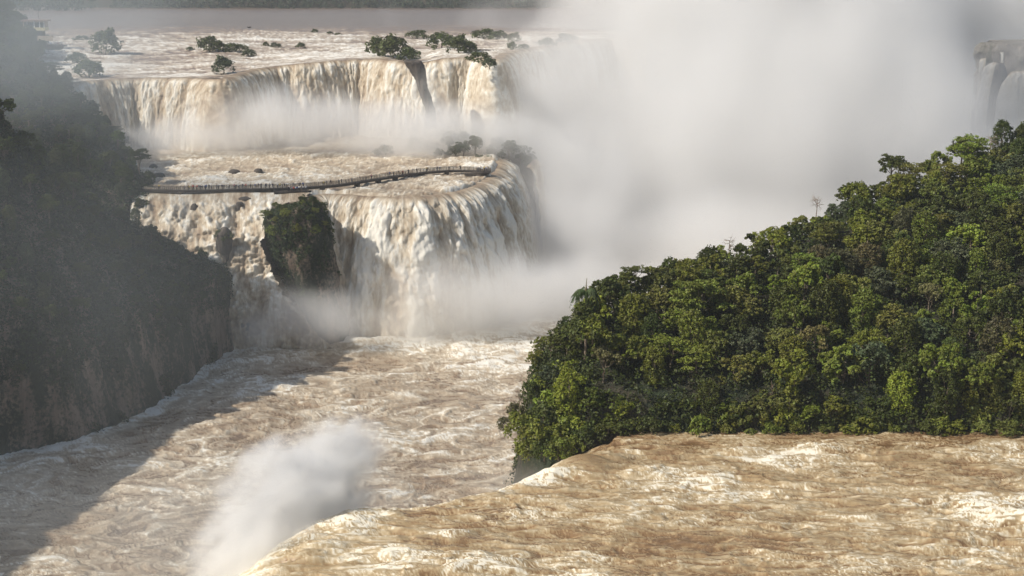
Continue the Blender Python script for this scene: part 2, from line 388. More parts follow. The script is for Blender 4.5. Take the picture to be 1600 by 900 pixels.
U, V = np.meshgrid(np.arange(150, 860, 2.2), np.arange(210, 330, 1.0))
Zb = 43.0 + 1.0 * sst(285, 245, V)
p = P(U, V, Zb); X, Y = p[..., 0], p[..., 1]
big, mid, r1, r2, r3 = water_field(X, Y, 1.5, 1.0, 31.5, 0.2)
SA, SB = stir(X, Y, 8.0, 6.0, 23.0, .2, 1.8); w1, w2 = threads(SA, SB, 4.0, 2.1), threads(SA, SB, 1.8, 7.1)
H = 0.9 * big + 1.6 * mid + 0.8 * (r1 - .5) + 0.5 * (r2 - .5) + .15 * r3 + .35 * w1 + .25 * w2
foam = 0.20 + 0.34 * big + 0.42 * mid + 0.34 * w1 + 0.34 * w2 + 0.30 * r2 ** 3 + 0.12 * r3
Lm2 = np.vstack([lm[:1, :2] + [[-1, -40]], lm[:, :2]])
lmd = lipdist(X, Y, spline(lm[:, :2], 140)[0])
over = np.where(U > 480, np.clip(-lmd + 2.0, 0, None), 0)      # past the lip: tuck below the falling sheet
p[..., 2] += H * 0.75 - np.minimum(over * 1.2, 8)
keep = ((over < 6) & ~((U < 485) & (V > 299)))[:-1, :-1]
o = grid('ledge_rapids', p, M_mid, {'foam': foam}, keep, flip=True); tag(o, 'white rapids crossing the ledge under the walkway', kind='structure')

# the stepped cascade between the cliff and the wooded rock
U, V = np.meshgrid(np.arange(205, 590, 1.7), np.arange(297, 580, 1.25))
warp = 22 * fbm(U / 45, V / 90, 3.3, 3) + 6 * sst(420, 300, U) * sst(320, 380, V)
p = PD(U, V, np.interp(V + warp * sst(300, 330, V), [290, 299, 315, 330, 350, 362, 380, 392, 420, 440, 455, 600], [456, 449.6, 442.0, 436.5, 433.5, 429, 427.5, 424.5, 423.8, 423.5, 420.5, 419.5]))
X, Y, Z = p[..., 0], p[..., 1], p[..., 2]
s1 = fbm(U / 30, V / 60, 1.0, 3); b1 = np.abs(fbm(U / 34, V / 30, 2.0, 3)); b2 = np.abs(fbm(U / 12, V / 14, 3.0, 3)); b3 = fbm(U / 5, V / 7, 4.0, 2)
bl = (3.4 * b1 + 1.8 * b2 + 0.5 * b3 + 1.8 * s1) * sst(298, 320, V)
p[..., 1] -= bl * 0.8; p[..., 2] += bl * 0.45 - 0.8
foam = 0.50 + 0.75 * s1 + 0.5 * b1 + 0.45 * b2 + 0.22 * b3 + 0.15 * fbm(U / 9, V / 40, 6.0, 2)
edge = np.interp(V, [296, 330, 380, 420, 460, 500, 540, 580], [488, 424, 408, 424, 446, 478, 518, 540]) + 14 * fbm(V / 14, V * 0, 2.0, 3)
o = grid('cascade', p, M_fall, {'foam': foam, 'flow': np.stack([U / 5, V / 5, U * 0], -1)}, (U < edge)[:-1, :-1], flip=True)
tag(o, 'stepped cream cascade tumbling between the dark cliff and the wooded rock', 'cascade')

# ------------------------------------------------------------------ rock and earth
def rock_mat(name, rock, green, gthr=0.5, sc=0.12, vert=0.35):
    m, n, b = newmat(name)
    co = nd(n, 'ShaderNodeTexCoord').outputs['Object']
    a = noise(n, mapping(n, co, (1, 1, vert)), sc, 6, 0.65); c = noise(n, mapping(n, co, (1, 1, 0.16)), sc * 5, 6, 0.7, 0.4); g = noise(n, co, sc * 9, 4, 0.7)
    rc = ramp(n, c, [(0.2, tuple(x * 0.35 for x in rock)), (0.5, rock), (0.75, tuple(min(1, x * 1.7) for x in rock))])
    gc = ramp(n, g, [(0.3, tuple(x * 0.45 for x in green)), (0.7, tuple(x * 1.35 for x in green))])
    mx = nd(n, 'ShaderNodeMix', data_type='RGBA'); n.links.new(ramp(n, mth(n, 'ADD', a, mth(n, 'MULTIPLY', mth(n, 'SUBTRACT', g, 0.5), 0.5)), [(gthr - 0.06, (0, 0, 0)), (gthr + 0.06, (1, 1, 1))]), mx.inputs[0])
    n.links.new(gc, mx.inputs[6]); n.links.new(rc, mx.inputs[7]); n.links.new(mx.outputs[2], b.inputs['Base Color'])
    b.inputs['Roughness'].default_value = 0.85
    bp = nd(n, 'ShaderNodeBump'); bp.inputs['Strength'].default_value = 0.9; bp.inputs['Distance'].default_value = 1.2
    n.links.new(mth(n, 'ADD', c, mth(n, 'MULTIPLY', g, 0.5)), bp.inputs['Height']); n.links.new(bp.outputs[0], b.inputs['Normal'])
    return m
M_cliff = rock_mat('cliff_rock', (0.22, 0.165, 0.125), (0.026, 0.036, 0.018), 0.52)
M_earth = rock_mat('forest_earth', (0.045, 0.038, 0.022), (0.022, 0.035, 0.012), 0.5)
M_rock = rock_mat('wet_rock', (0.085, 0.07, 0.058), (0.04, 0.055, 0.026), 0.36)

# left hill: foot line along the river, swept inland
foot = np.array([[-142, 170], [-136, 250]] + [P(*a)[:2] for a in [(0, 722, 0), (120, 690, 0), (240, 640, 0), (300, 592, 0), (352, 556, 0), (374, 542, 0)]] +
                [P(350, 424, 22.5)[:2], P(300, 395, 27)[:2], P(272, 335, 37.5)[:2], P(240, 288, 43.5)[:2], P(195, 240, 44)[:2], P(120, 200, 44)[:2], P(70, 128, 70)[:2], P(45, 95, 77)[:2], P(70, 70, 78)[:2], P(30, 45, 79)[:2], P(-60, 30, 79)[:2], P(-200, 20, 79)[:2]])
footz = np.array([-1] * 8 + [-1, 4, 22, 38, 41, 42, 62, 74, 77, 78, 78, 78.])
wallh = np.array([20, 22, 24, 26, 26, 27, 26, 24, 24, 24, 14, 6, 8, 18, 4, 2, 2, 2, 2, 2.])
FL, fa = spline(np.c_[foot, footz, wallh], 520)
TT = np.gradient(FL[:, :2], axis=0)
ker = np.ones(31) / 31
TT = np.stack([np.convolve(np.pad(TT[:, i], 31, mode='edge'), ker, 'same')[31:-31] for i in (0, 1)], -1); TT /= np.linalg.norm(TT, axis=1)[:, None]
NN = np.stack([-TT[:, 1], TT[:, 0]], -1)            # inland (to the left)
NN = NN * 0.35 + np.array([[-1.0, 0.12]]) * 0.65; NN /= np.linalg.norm(NN, axis=1)[:, None]
def hill_z(s, fz, wh, ky, capz):
    w = wh * sst(0, 4.5, s)
    sl = np.where(s > 3.5, (s - 3.5) * ky, 0)
    z = fz + w + sl
    return np.where(z > capz - 20, capz - 20 + 20 * np.tanh((z - capz + 20) / 20), z)
ss = np.r_[np.linspace(0, 5, 26), 5 + np.cumsum(np.linspace(0.4, 4.5, 62))]
Sg, Ig = np.meshgrid(ss, np.arange(520), indexing='ij')
bx = FL[None, :, 0] + NN[None, :, 0] * Sg; by = FL[None, :, 1] + NN[None, :, 1] * Sg
ky = np.interp(FL[:, 1], [300, 372, 394, 462, 500, 600], [1.35, 1.25, .55, .48, .95, .95])[None, :]; capz = np.interp(FL[:, 1], [270, 340, 372, 394, 460, 500], [124, 122, 112, 72, 76, 114])[None, :]
Zh = hill_z(Sg, FL[None, :, 2], FL[None, :, 3], ky, capz)
A = np.broadcast_to(fa[None, :], Zh.shape)
colm = fbm(A / 5, Zh / 40, 2.2, 4) * 2.4 + rdg(A / 2.2, Zh / 22, 3.3, 2) * 1.3 + fbm(A / 18, Zh / 60, 1.2, 2) * 4.5
bulk = sst(0.2, 3, Sg)
bx = bx + NN[None, :, 0] * colm * (0.3 + 0.7 * bulk); by = by + NN[None, :, 1] * colm * (0.3 + 0.7 * bulk)
Zh = Zh + bulk * (3.5 * fbm(bx / 22, by / 22, 5, 4) + 1.0 * fbm(bx / 5, by / 5, 2, 2))
LEFT = np.stack([bx, by, Zh], -1)
o = grid('cliff', LEFT, M_cliff); tag(o, 'tall dark forested cliff rising from the river on the left', 'cliff')

# right hill
def right_z(X, Y):
    xe = 4.2 + 0.01 * (Y - 215) + 8.5 * sst(232, 214, Y) + 1.5 * fbm(Y / 12, X * 0 + 3.1, 1, 2)
    zr = np.interp(X, [0, 8, 14, 30, 48, 66, 80, 100, 125, 170, 260], [42, 47, 50.5, 53.5, 56.5, 60, 63.5, 67, 69, 70, 71])
    dr = np.interp(X, [0, 10, 30, 48, 75, 100, 130, 260], [228, 236, 252, 266, 288, 306, 326, 400])
    t = (Y - 219.0) / (dr - 219.0)
    z = 40.4 + (zr - 40.4) * np.where(t < 1, np.clip(t, 0, 1) ** 0.72, 1.0) + 2.8 * sst(-0.005, 0.03, t)
    z = z - np.clip(Y - dr, 0, None) ** 1.35 * 0.22
    z = z + 1.2 * fbm(X / 11, Y / 11, 9, 3) * sst(0, .2, t)
    z = np.where(t < 0, 40.4 + (Y - 219.0) * 2.5, z)
    z = z - np.clip(xe - X, 0, None) * 4.5
    return np.maximum(z, -5)
X, Y = np.meshgrid(np.arange(-14, 262, 1.25), np.arange(202, 430, 1.25))
RZ = right_z(X, Y)
o = grid('hill', np.stack([X, Y, RZ], -1), M_earth, keep=(RZ > -4.9)[:-1, :-1]); tag(o, kind='structure'); o.name = 'hill'

# ------------------------------------------------------------------ foliage
def leaf_mat(name, rough=0.55, trans=0.25):
    m, n, b = newmat(name)
    oi = nd(n, 'ShaderNodeObjectInfo'); t = attr(n, 'tint').outputs['Fac']
    hsv = nd(n, 'ShaderNodeHueSaturation'); n.links.new(oi.outputs['Color'], hsv.inputs['Color'])
    n.links.new(mth(n, 'ADD', 0.482, mth(n, 'MULTIPLY', t, 0.036)), hsv.inputs['Hue'])
    n.links.new(mth(n, 'ADD', 0.55, mth(n, 'MULTIPLY', t, 0.95)), hsv.inputs['Value'])
    hsv.inputs['Saturation'].default_value = 0.95
    n.links.new(hsv.outputs[0], b.inputs['Base Color']); b.inputs['Roughness'].default_value = rough
    b.inputs['Specular IOR Level'].default_value = 0.35
    out = n.nodes['Material Output']; tr = nd(n, 'ShaderNodeBsdfTranslucent'); n.links.new(hsv.outputs[0], tr.inputs[0])
    mx = nd(n, 'ShaderNodeMixShader'); mx.inputs[0].default_value = trans
    n.links.new(b.outputs[0], mx.inputs[1]); n.links.new(tr.outputs[0], mx.inputs[2]); n.links.new(mx.outputs[0], out.inputs['Surface'])
    return m
M_leaf = leaf_mat('leaves')
def plain(name, col, rough=0.8, sc=3.0, var=0.35):
    m, n, b = newmat(name); co = nd(n, 'ShaderNodeTexCoord').outputs['Object']
    n.links.new(ramp(n, noise(n, co, sc, 4, 0.65), [(0.3, tuple(c * (1 - var) for c in col)), (0.7, tuple(min(1, c * (1 + var)) for c in col))]), b.inputs['Base Color'])
    b.inputs['Roughness'].default_value = rough; return m
M_bark = plain('pale_bark', (0.16, 0.125, 0.09)); M_dead = plain('bare_wood', (0.24, 0.18, 0.13))

def unit(v): return v / np.maximum(np.linalg.norm(v, axis=-1, keepdims=True), 1e-9)
def leaves(cen, nrm, size, rs, aspect=0.62, tint=None):
    """pointed leaf sprays: one bent diamond each"""
    n = len(cen); nrm = unit(nrm); a = unit(np.cross(nrm, rs.normal(size=(n, 3)))); b = np.cross(nrm, a)
    s = size[:, None]; k = rs.uniform(-.25, .25, (n, 1)) * s
    V = np.stack([cen - a * s, cen + b * s * aspect + nrm * k, cen + a * s, cen - b * s * aspect + nrm * k], 1)
    t = rs.uniform(0, 1, n) if tint is None else tint
    return V.reshape(-1, 3), np.repeat(t, 4)
def leafmesh(name, V, t, mat=None):
    f = np.arange(len(V)).reshape(-1, 4)
    return mesh(name, V, f, mat or M_leaf, {'tint': t}, smooth=False)
def sph(rs, n, up=0.0):
    v = rs.normal(size=(n, 3)); v[:, 2] += up; return unit(v)
def clumps(cen, rad, per, size, rs, out_bias=0.8, up=0.45, flat=0.75, base_dir=None):
    """leaf sprays on small round clumps; each clump keeps a tint of its own"""
    n = len(cen); d = sph(rs, n * per, 0.25).reshape(n, per, 3)
    r = rad[:, None, None] * rs.uniform(0.55, 1.05, (n, per, 1))
    p = cen[:, None, :] + d * r * np.array([1, 1, flat])
    nr = d * out_bias + np.array([0, 0, up]) + rs.normal(size=d.shape) * 0.55
    t = np.clip(rs.uniform(0.15, 0.85, (n, 1)) + rs.normal(size=(n, per)) * 0.16, 0, 1)
    return leaves(p.reshape(-1, 3), nr.reshape(-1, 3), size * rs.uniform(0.6, 1.25, n * per), rs, tint=t.ravel())
def tube(pts, rad, k=6):
    pts = np.asarray(pts, float); V = []; 
    for i, q in enumerate(pts):
        d = unit((pts[min(i + 1, len(pts) - 1)] - pts[max(i - 1, 0)])[None])[0]
        a = np.cross(d, [0.3, 1, 0.1]); a /= np.linalg.norm(a); b = np.cross(d, a)
        an = np.arange(k) * 2 * math.pi / k
        V.append(q + rad[i] * (np.cos(an)[:, None] * a + np.sin(an)[:, None] * b))
    n = len(pts); f = []
    for i in range(n - 1):
        for j in range(k): f.append([i * k + j, i * k + (j + 1) % k, (i + 1) * k + (j + 1) % k, (i + 1) * k + j])
    f.append([(n - 1) * k, (n - 1) * k + 1, (n - 1) * k + 2, (n - 1) * k + 3])
    return np.vstack(V), np.array(f)
def join(parts):
    V, Fc, o = [], [], 0
    for v, f in parts: V.append(v); Fc.append(f + o); o += len(v)
    return np.vstack(V), np.vstack(Fc)
def branchwork(rs, h, tips, r0=0.22, bend=0.6):
    top = np.array([rs.uniform(-bend, bend), rs.uniform(-bend, bend), h])
    stem = np.array([[0, 0, -1.5 if r0 > .1 else -.25], top * [0.2, 0.35, 0.35], top * [0.6, 0.55, 0.7], top])
    P_ = [tube(stem, [r0 * 1.3, r0, r0 * .75, r0 * .35])]
    for t in tips:
        f = rs.uniform(0.35, 0.8); a = top * f; m = (a + t) / 2 + [0, 0, -0.25]
        P_.append(tube([a, m, t], [r0 * .45, r0 * .3, r0 * .1], 5))
    return join(P_)

def crown_round(rs, R=3.0, H=3.2, base=4.0, nl=17, dens=1.0, leaf=0.2, low=-0.35):
    d = sph(rs, nl * 3, 0.5); d = d[d[:, 2] > low][:nl]
    r = rs.uniform(0.55, 0.92, (len(d), 1))
    L = d * r * np.array([R, R, H]) + [0, 0, base + H * 0.45]
    lr = rs.uniform(0.32, 0.5, len(L)) * R * 0.75
    cc, cr = [], []
    for c, q in zip(L, lr):
        k = int(15 * dens); dd = sph(rs, k, 0.55)
        cc.append(c + dd * q * rs.uniform(0.7, 1.05, (k, 1)) * [1, 1, .85]); cr.append(rs.uniform(0.26, 0.5, k) * q * 0.75)
    cc = np.vstack(cc); cr = np.concatenate(cr)
    V, t = clumps(cc, cr, 15, leaf, rs)
    return V, t, L
def crown_flat(rs, R=4.0, base=6.5, leaf=0.17):
    L = []
    for lay in range(4):
        for k in range(6):
            a = rs.uniform(0, 6.28); r = R * rs.uniform(0.25, 0.95) * (1 - lay * 0.12); L.append([math.cos(a) * r, math.sin(a) * r, base + lay * 0.75 + rs.uniform(-.25, .25)])
    L = np.array(L); cc, cr = [], []
    for c in L:
        k = 18; an = rs.uniform(0, 6.28, k); rr = np.sqrt(rs.uniform(0, 1, k)) * 1.35
        cc.append(c + np.stack([np.cos(an) * rr, np.sin(an) * rr, rs.normal(size=k) * .13], 1)); cr.append(rs.uniform(.22, .42, k))
    V, t = clumps(np.vstack(cc), np.concatenate(cr), 11, leaf, rs, 0.3, 1.0, 0.45)
    return V, t, L
def crown_vine(rs, R=1.9, H=8.0, leaf=0.19):
    """tall narrow tree wrapped in climbers: hanging clumps all the way down"""
    k = 230; a = rs.uniform(0, 6.28, k); z = rs.uniform(0.2, 1, k) ** 0.8 * H
    lobes = fbm(np.cos(a) * 1.3, np.sin(a) * 1.3, z / 2.4 + rs.uniform(0, 50), 3)
    r = R * (0.85 + 0.85 * lobes) * np.interp(z / H, [0, .3, .6, .85, 1], [1.1, .8, .95, .95, .35])
    cc = np.stack([np.cos(a) * r, np.sin(a) * r, z], 1) * [1, 1, 1]; cr = rs.uniform(.28, .55, k)
    V, t = clumps(cc, cr, 15, leaf, rs, 0.8, 0.25, 1.25)
    tw = sph(rs, 14, 1.0) * [1.2, 1.2, 1.5] + [0, 0, H]
    return V, t, np.array([[0.3, 0, H * .7], [-.5, .3, H * .5], [.2, -.6, H * .85]])
def crown_bush(rs, R=1.5, H=1.2, leaf=0.17, k=70):
    d = sph(rs, k, 0.6); d = d[d[:, 2] > -0.3]
    lob = 0.75 + 0.55 * fbm(d[:, 0] * 1.5, d[:, 1] * 1.5, d[:, 2] * 1.5 + rs.uniform(0, 90), 2)[:, None]
    cc = d * lob * [R, R, H * 1.3] + [0, 0, H * .55]
    V, t = clumps(cc, rs.uniform(.22, .42, len(d)) * R * 0.75, 17, leaf, rs, .8, .5, .9)
    return V, t, cc[:3] * .7
VAR = {}
def variant(kind, i):
    key = (kind, i)
    if key in VAR: return VAR[key]
    rs = np.random.RandomState(hash((kind, i)) % 1 + 100 * i + sum(map(ord, kind)))
    trunkless = False
    if kind == 'broadleaf_tree': V, t, L = crown_round(rs, rs.uniform(2.7, 3.5), rs.uniform(2.4, 3.3), rs.uniform(3.0, 4.4), 18)
    elif kind == 'leafy_tree': V, t, L = crown_round(rs, rs.uniform(2.2, 2.9), rs.uniform(2.6, 3.6), rs.uniform(2.0, 3.0), 14, 1.0, 0.24, -0.6)
    elif kind == 'spreading_tree': V, t, L = crown_flat(rs, rs.uniform(3.3, 4.3), rs.uniform(5.0, 6.0))
    elif kind == 'vine_covered_tree': V, t, L = crown_vine(rs, rs.uniform(1.6, 2.2), rs.uniform(7.5, 9.5))
    elif kind == 'blossoming_tree': V, t, L = crown_round(rs, 2.6, 2.2, 4.4, 14, 1.1, 0.15, -0.1)
    else: V, t, L = crown_bush(rs, rs.uniform(1.4, 1.9), rs.uniform(1.1, 1.6))
    cm = leafmesh(kind + '_crown', V, t)
    pk = L[rs.permutation(len(L))[:6]]
    h = float(L[:, 2].max()) * 0.85
    tv, tf = branchwork(rs, h, pk, 0.2 if kind != 'shrub' else 0.07, 0.5 if kind != 'shrub' else .15)
    tm = mesh(kind + '_trunk', tv, tf, M_bark)
    VAR[key] = (cm, tm); return VAR[key]
def jit(c, rs, a=0.16):
    k = 1 + rs.uniform(-a, a); return (c[0] * k * (1 + rs.uniform(-a, a) * .7), c[1] * k, c[2] * k * (1 + rs.uniform(-a, a) * .6), 1)
def plant(kind, i, loc, sc, rot, col, tilt=(0, 0)):
    cm, tm = variant(kind, i)
    r = empty(kind, loc); r.scale = sc if hasattr(sc, '__len__') else (sc,) * 3; r.rotation_euler = (tilt[0], tilt[1], rot)
    c = add('crown', cm, r); c.color = col; add('trunk', tm, r); return r

# colours of the kinds (albedo)
PAL = {'dark green': (0.070, 0.088, 0.012), 'mid green': (0.16, 0.18, 0.018), 'bright green': (0.21, 0.25, 0.02), 'olive green': (0.155, 0.165, 0.028),
       'yellow green': (0.175, 0.215, 0.024), 'brownish green': (0.105, 0.095, 0.036), 'khaki': (0.185, 0.17, 0.06), 'grey green': (0.085, 0.105, 0.045)}
SHAPE = {'broadleaf_tree': ('dense round', 'tree'), 'leafy_tree': ('tall bushy', 'tree'), 'spreading_tree': ('flat topped', 'tree'), 'vine_covered_tree': ('vine draped', 'tree'),
         'blossoming_tree': ('fine leaved', 'tree'), 'shrub': ('low', 'shrub')}
ORD = ['', 'second ', 'third ', 'fourth ', 'fifth ', 'sixth ', 'seventh ', 'eighth ', 'ninth ', 'tenth ', 'eleventh ', 'twelfth ', 'thirteenth ', 'fourteenth ', 'fifteenth ', 'sixteenth ',
       'seventeenth ', 'eighteenth ', 'nineteenth ', 'twentieth ', 'twenty-first ', 'twenty-second ', 'twenty-third ', 'twenty-fourth ', 'twenty-fifth ', 'twenty-sixth ', 'twenty-seventh ', 'twenty-eighth ', 'twenty-ninth ', 'thirtieth ']
ORD += [t + '-' + e + ' ' for t in ('thirty', 'forty', 'fifty', 'sixty') for e in ('first', 'second', 'third', 'fourth', 'fifth', 'sixth', 'seventh', 'eighth', 'ninth', 'tenth')]
REG = []
def project(p):
    x, y, z = p[0], p[1], p[2] - CAMZ
    dep = y * cp - z * sp; up = y * sp + z * cp
    return 800 + F * x / dep, 450 - F * up / dep
def register(o, kind, cname, zone, loc, group): REG.append((o, kind, cname, zone, project(loc)[0], group))
def name_all():
    by = {}
    for r in REG: by.setdefault((r[1], r[2], r[3]), []).append(r)
    for (kind, cname, zone), L in by.items():
        L.sort(key=lambda r: r[4])
        for k, r in enumerate(L):
            sh, w = SHAPE[kind]
            lab = f'{cname} {sh} {w} {zone}'
            if len(L) > 1: lab += ', ' + (ORD[k].strip() + ' from left' if k else 'leftmost')
            tag(r[0], lab, 'shrub' if kind == 'shrub' else 'tree', r[5])

rsv = np.random.RandomState(11)
def scatter(n, X0, X1, Y0, Y1, zf, spacing, rs, ok):
    pts = []
    for _ in range(n):
        x, y = rs.uniform(X0, X1), rs.uniform(Y0, Y1)
        if not ok(x, y): continue
        s = spacing(x, y)
        if all((x - a) ** 2 + (y - b) ** 2 > s * s for a, b in pts): pts.append((x, y))
    return pts
def rz1(x, y): return float(right_z(np.array([[x]]), np.array([[y]]))[0, 0])
dr_of = lambda x: float(np.interp(x, [0, 10, 30, 48, 75, 100, 130, 260], [228, 236, 252, 266, 288, 306, 326, 400]))
def okr(x, y):
    if x < 3.6 + 0.02 * (y - 215): return False
    if y > dr_of(x) + 5: return False
    return x / y < (1680 - 800) / F * 1.0
pts = scatter(9000, 0, 130, 221.8, 330, None, lambda x, y: 4.1 + 0.011 * (y - 220), rsv, okr)
kinds = ['broadleaf_tree', 'leafy_tree', 'spreading_tree', 'vine_covered_tree', 'blossoming_tree']
for (x, y) in pts:
    z = rz1(x, y); dd = dr_of(x); t = (y - 220) / (dd - 220)
    if t < 0.14: zone, pk, s0 = 'at the river edge', [.22, .40, .04, .34, 0], 0.92
    elif t < 0.45: zone, pk, s0 = 'on the lower slope of the hill', [.36, .3, .1, .18, .06], 0.86
    elif t < 0.8: zone, pk, s0 = 'on the upper slope of the hill', [.45, .25, .12, .1, .08], 0.95
    else: zone, pk, s0 = 'on the hill ridge', [.44, .28, .14, .14, 0], 0.86
    side = 'right of the hill' if x > 62 else ('in mid hill' if x > 32 else 'at left')
    zone = zone.replace(' of the hill', '').replace('hill ridge', 'ridge') + ' ' + side
    kind = rsv.choice(kinds, p=pk)
    if kind == 'blossoming_tree': cn = rsv.choice(['khaki', 'brownish green', 'yellow green'])
    elif kind == 'spreading_tree': cn = rsv.choice(['olive green', 'yellow green', 'brownish green'], p=[.5, .25, .25])
    elif kind == 'vine_covered_tree': cn = rsv.choice(['dark green', 'mid green', 'brownish green'], p=[.4, .45, .15])
    else: cn = rsv.choice(['dark green', 'mid green', 'bright green', 'olive green', 'grey green'], p=[.34, .28, .12, .14, .12])
    sc = s0 * rsv.uniform(0.82, 1.22) * (0.8 if x < 12 else 1)
    if x < 6: sc *= .7
    sc *= 1.28; loc = (x, y, z - 2.7 * sc)
    o = plant(kind, rsv.randint(0, 3), loc, (sc, sc, sc * rsv.uniform(.9, 1.15)), rsv.uniform(0, 6.28), jit(PAL[cn], rsv), (rsv.uniform(-.08, .08), rsv.uniform(-.08, .08)))
    register(o, kind, cn, zone, loc, 'forest trees on the hill')
# shrubs leaning out over the water, so that the bank is ragged
for k in range(22):
    xq = 14 + 78 * (k + rsv.uniform(0, .9)) / 22; cn = rsv.choice(['dark green', 'mid green', 'olive green'], p=[.45, .35, .2]); sc = rsv.uniform(.55, 1.35)
    loc = (xq, 218.6 - .8 * sc + rsv.uniform(-.2, .6), 39.7 + rsv.uniform(0, .5)); o = plant('shrub', rsv.randint(0, 4), loc, (sc * 1.2, sc, sc * rsv.uniform(.6, 1.3)), rsv.uniform(0, 6.28), jit(PAL[cn], rsv)); register(o, 'shrub', cn, 'leaning out from the bank', loc, 'shrubs at the river edge')
# a closed front of trees right at the water
xq = 9.0
while xq < 92:
    kind = rsv.choice(['leafy_tree', 'vine_covered_tree', 'broadleaf_tree'], p=[.5, .3, .2]); cn = rsv.choice(['dark green', 'mid green', 'olive green', 'bright green'], p=[.32, .36, .2, .12])
    yy = 219.9 + rsv.uniform(-.5, 1.4); sc = rsv.uniform(.72, 1.12); loc = (xq, yy, 40.6 - (1.9 if kind != 'vine_covered_tree' else .6) * sc + rsv.uniform(0, .9))
    o = plant(kind, rsv.randint(0, 3), loc, (sc, sc, sc * .95), rsv.uniform(0, 6.28), jit(PAL[cn], rsv)); register(o, kind, cn, 'in the front row at the river edge', loc, 'forest trees on the hill')
    xq += rsv.uniform(2.3, 4.2)
# named individuals of the skyline
for (u, v, d, kind, vi, sc, cn) in [(1562, 262, 318, 'vine_covered_tree', 1, 1.15, 'dark green'), (1500, 285, 312, 'broadleaf_tree', 0, 1.2, 'dark green'), (1392, 300, 300, 'broadleaf_tree', 1, 1.0, 'dark green'),
                                   (1330, 340, 292, 'broadleaf_tree', 2, 1.0, 'dark green'), (990, 470, 246, 'spreading_tree', 0, 0.8, 'olive green'), (1215, 400, 278, 'leafy_tree', 1, .8, 'olive green')]:
    q = PD(u, v, d); o = plant(kind, vi, tuple(q), sc, 1.0, jit(PAL[cn], rsv)); register(o, kind, cn, 'standing out on the hill skyline', q, 'forest trees on the hill')
# shrubs trailing at the water and over the left drop
for (x0, x1, n, sc) in [(6, 95, 60, 1.25)]:
    for k in range(n):
        x = x0 + (x1 - x0) * (k + rsv.uniform(0, .8)) / n; y = 219.8 + rsv.uniform(-.6, 1.4)
        cn = rsv.choice(['dark green', 'mid green', 'bright green', 'olive green'], p=[.4, .3, .12, .18]); s = sc * rsv.uniform(.6, 1.35)
        loc = (x, y, 39.4 + rsv.uniform(0, 1.2)); o = plant('shrub', rsv.randint(0, 4), loc, (s, s, s * rsv.uniform(.8, 1.5)), rsv.uniform(0, 6.28), jit(PAL[cn], rsv))
        register(o, 'shrub', cn, 'over the brown water' + (' further right' if x > 55 else ' further left'), loc, 'shrubs at the river edge')
for (u, v, d, s, cn) in [(908, 520, 225, 1.9, 'dark green'), (926, 522, 225, 1.8, 'mid green'), (914, 500, 226.5, 1.7, 'dark green'), (835, 690, 217, 1.9, 'mid green'), (870, 690, 218, 2.0, 'mid green'), (850, 655, 220, 1.9, 'dark green'), (815, 668, 219, 1.5, 'mid green'), (900, 670, 220, 1.9, 'bright green'), (885, 640, 222, 1.9, 'mid green'), (850, 706, 214, 1.2, 'dark green'), (872, 704, 213.5, 1.3, 'mid green'), (895, 694, 214.5, 1.2, 'mid green'), (912, 684, 217, 1.3, 'dark green'),
                         (805, 640, 223, 1.0, 'brownish green'), (790, 658, 222, 0.8, 'brownish green'), (830, 615, 226, 1.3, 'dark green'), (860, 600, 228, 1.8, 'mid green'), (850, 575, 231, 1.4, 'dark green'), (872, 560, 233, 1.3, 'dark green'),
                         (890, 590, 228, 1.8, 'bright green'), (905, 560, 232, 1.7, 'mid green'), (905, 520, 235, 1.7, 'dark green'), (915, 495, 238, 1.5, 'mid green'), (825, 705, 216, 1.4, 'mid green'), (920, 600, 226, 1.8, 'dark green'), (925, 640, 222, 1.8, 'mid green'), (940, 560, 230, 1.9, 'mid green'),
                         (925, 525, 236, 1.7, 'bright green'), (880, 620, 224, 1.8, 'dark green'), (935, 675, 219, 1.3, 'dark green'), (860, 640, 222, 1.8, 'bright green'), (960, 660, 221, 1.6, 'mid green')]:
    q = PD(u, v + 12, d); o = plant('shrub', rsv.randint(0, 4), tuple(q), (s, s, s * 1.1), rsv.uniform(0, 6.28), jit(PAL[cn], rsv, .1)); register(o, 'shrub', cn, 'clinging to the left tip of the hill', q, 'shrubs on the left tip of the hill')

# undergrowth: too many leaves to count
def undergrowth(name, pos, nrm, per, rad, size, seed, col, label):
    rs = np.random.RandomState(seed)
    V, t = clumps(pos + nrm * rad[:, None] * .4, rad, per, size, rs, 0.7, 0.4, 1.0)
    o = add(name, leafmesh(name, V, t)); o.color = col; return tag(o, label, kind='stuff')
def surf_samples(G, n, rs, mask=None):
    a = G[:-1, :-1]; e1 = G[1:, :-1] - a; e2 = G[:-1, 1:] - a; c = np.cross(e1, e2); ar = np.linalg.norm(c, axis=-1)
    if mask is not None: ar = ar * mask(a)
    pr = (ar / ar.sum()).ravel(); ix = rs.choice(pr.size, n, p=pr)
    A_, E1, E2, Cn = [q.reshape(-1, 3)[ix] for q in (a, e1, e2, c)]
    f = rs.uniform(0, 1, (n, 2)); nn = unit(Cn)
    return A_ + E1 * f[:, :1] + E2 * f[:, 1:], nn
G = np.stack([X, Y, RZ], -1)
ps, nn = surf_samples(G, 13000, rsv, lambda a: (a[..., 2] > np.where(a[..., 1] < 236, 37.0, 20.0)) & (a[..., 0] < 128) & (a[..., 1] < 340)); nn *= np.sign(nn[:, 2:])
ps[:, 2] += rsv.uniform(0, 1, len(ps)) ** 2 * 3.2
undergrowth('undergrowth', ps, nn, 13, rsv.uniform(.5, 1.2, 13000), 0.27, 3, (0.055, 0.072, 0.014, 1), 'tangled green undergrowth between the trees of the hill')

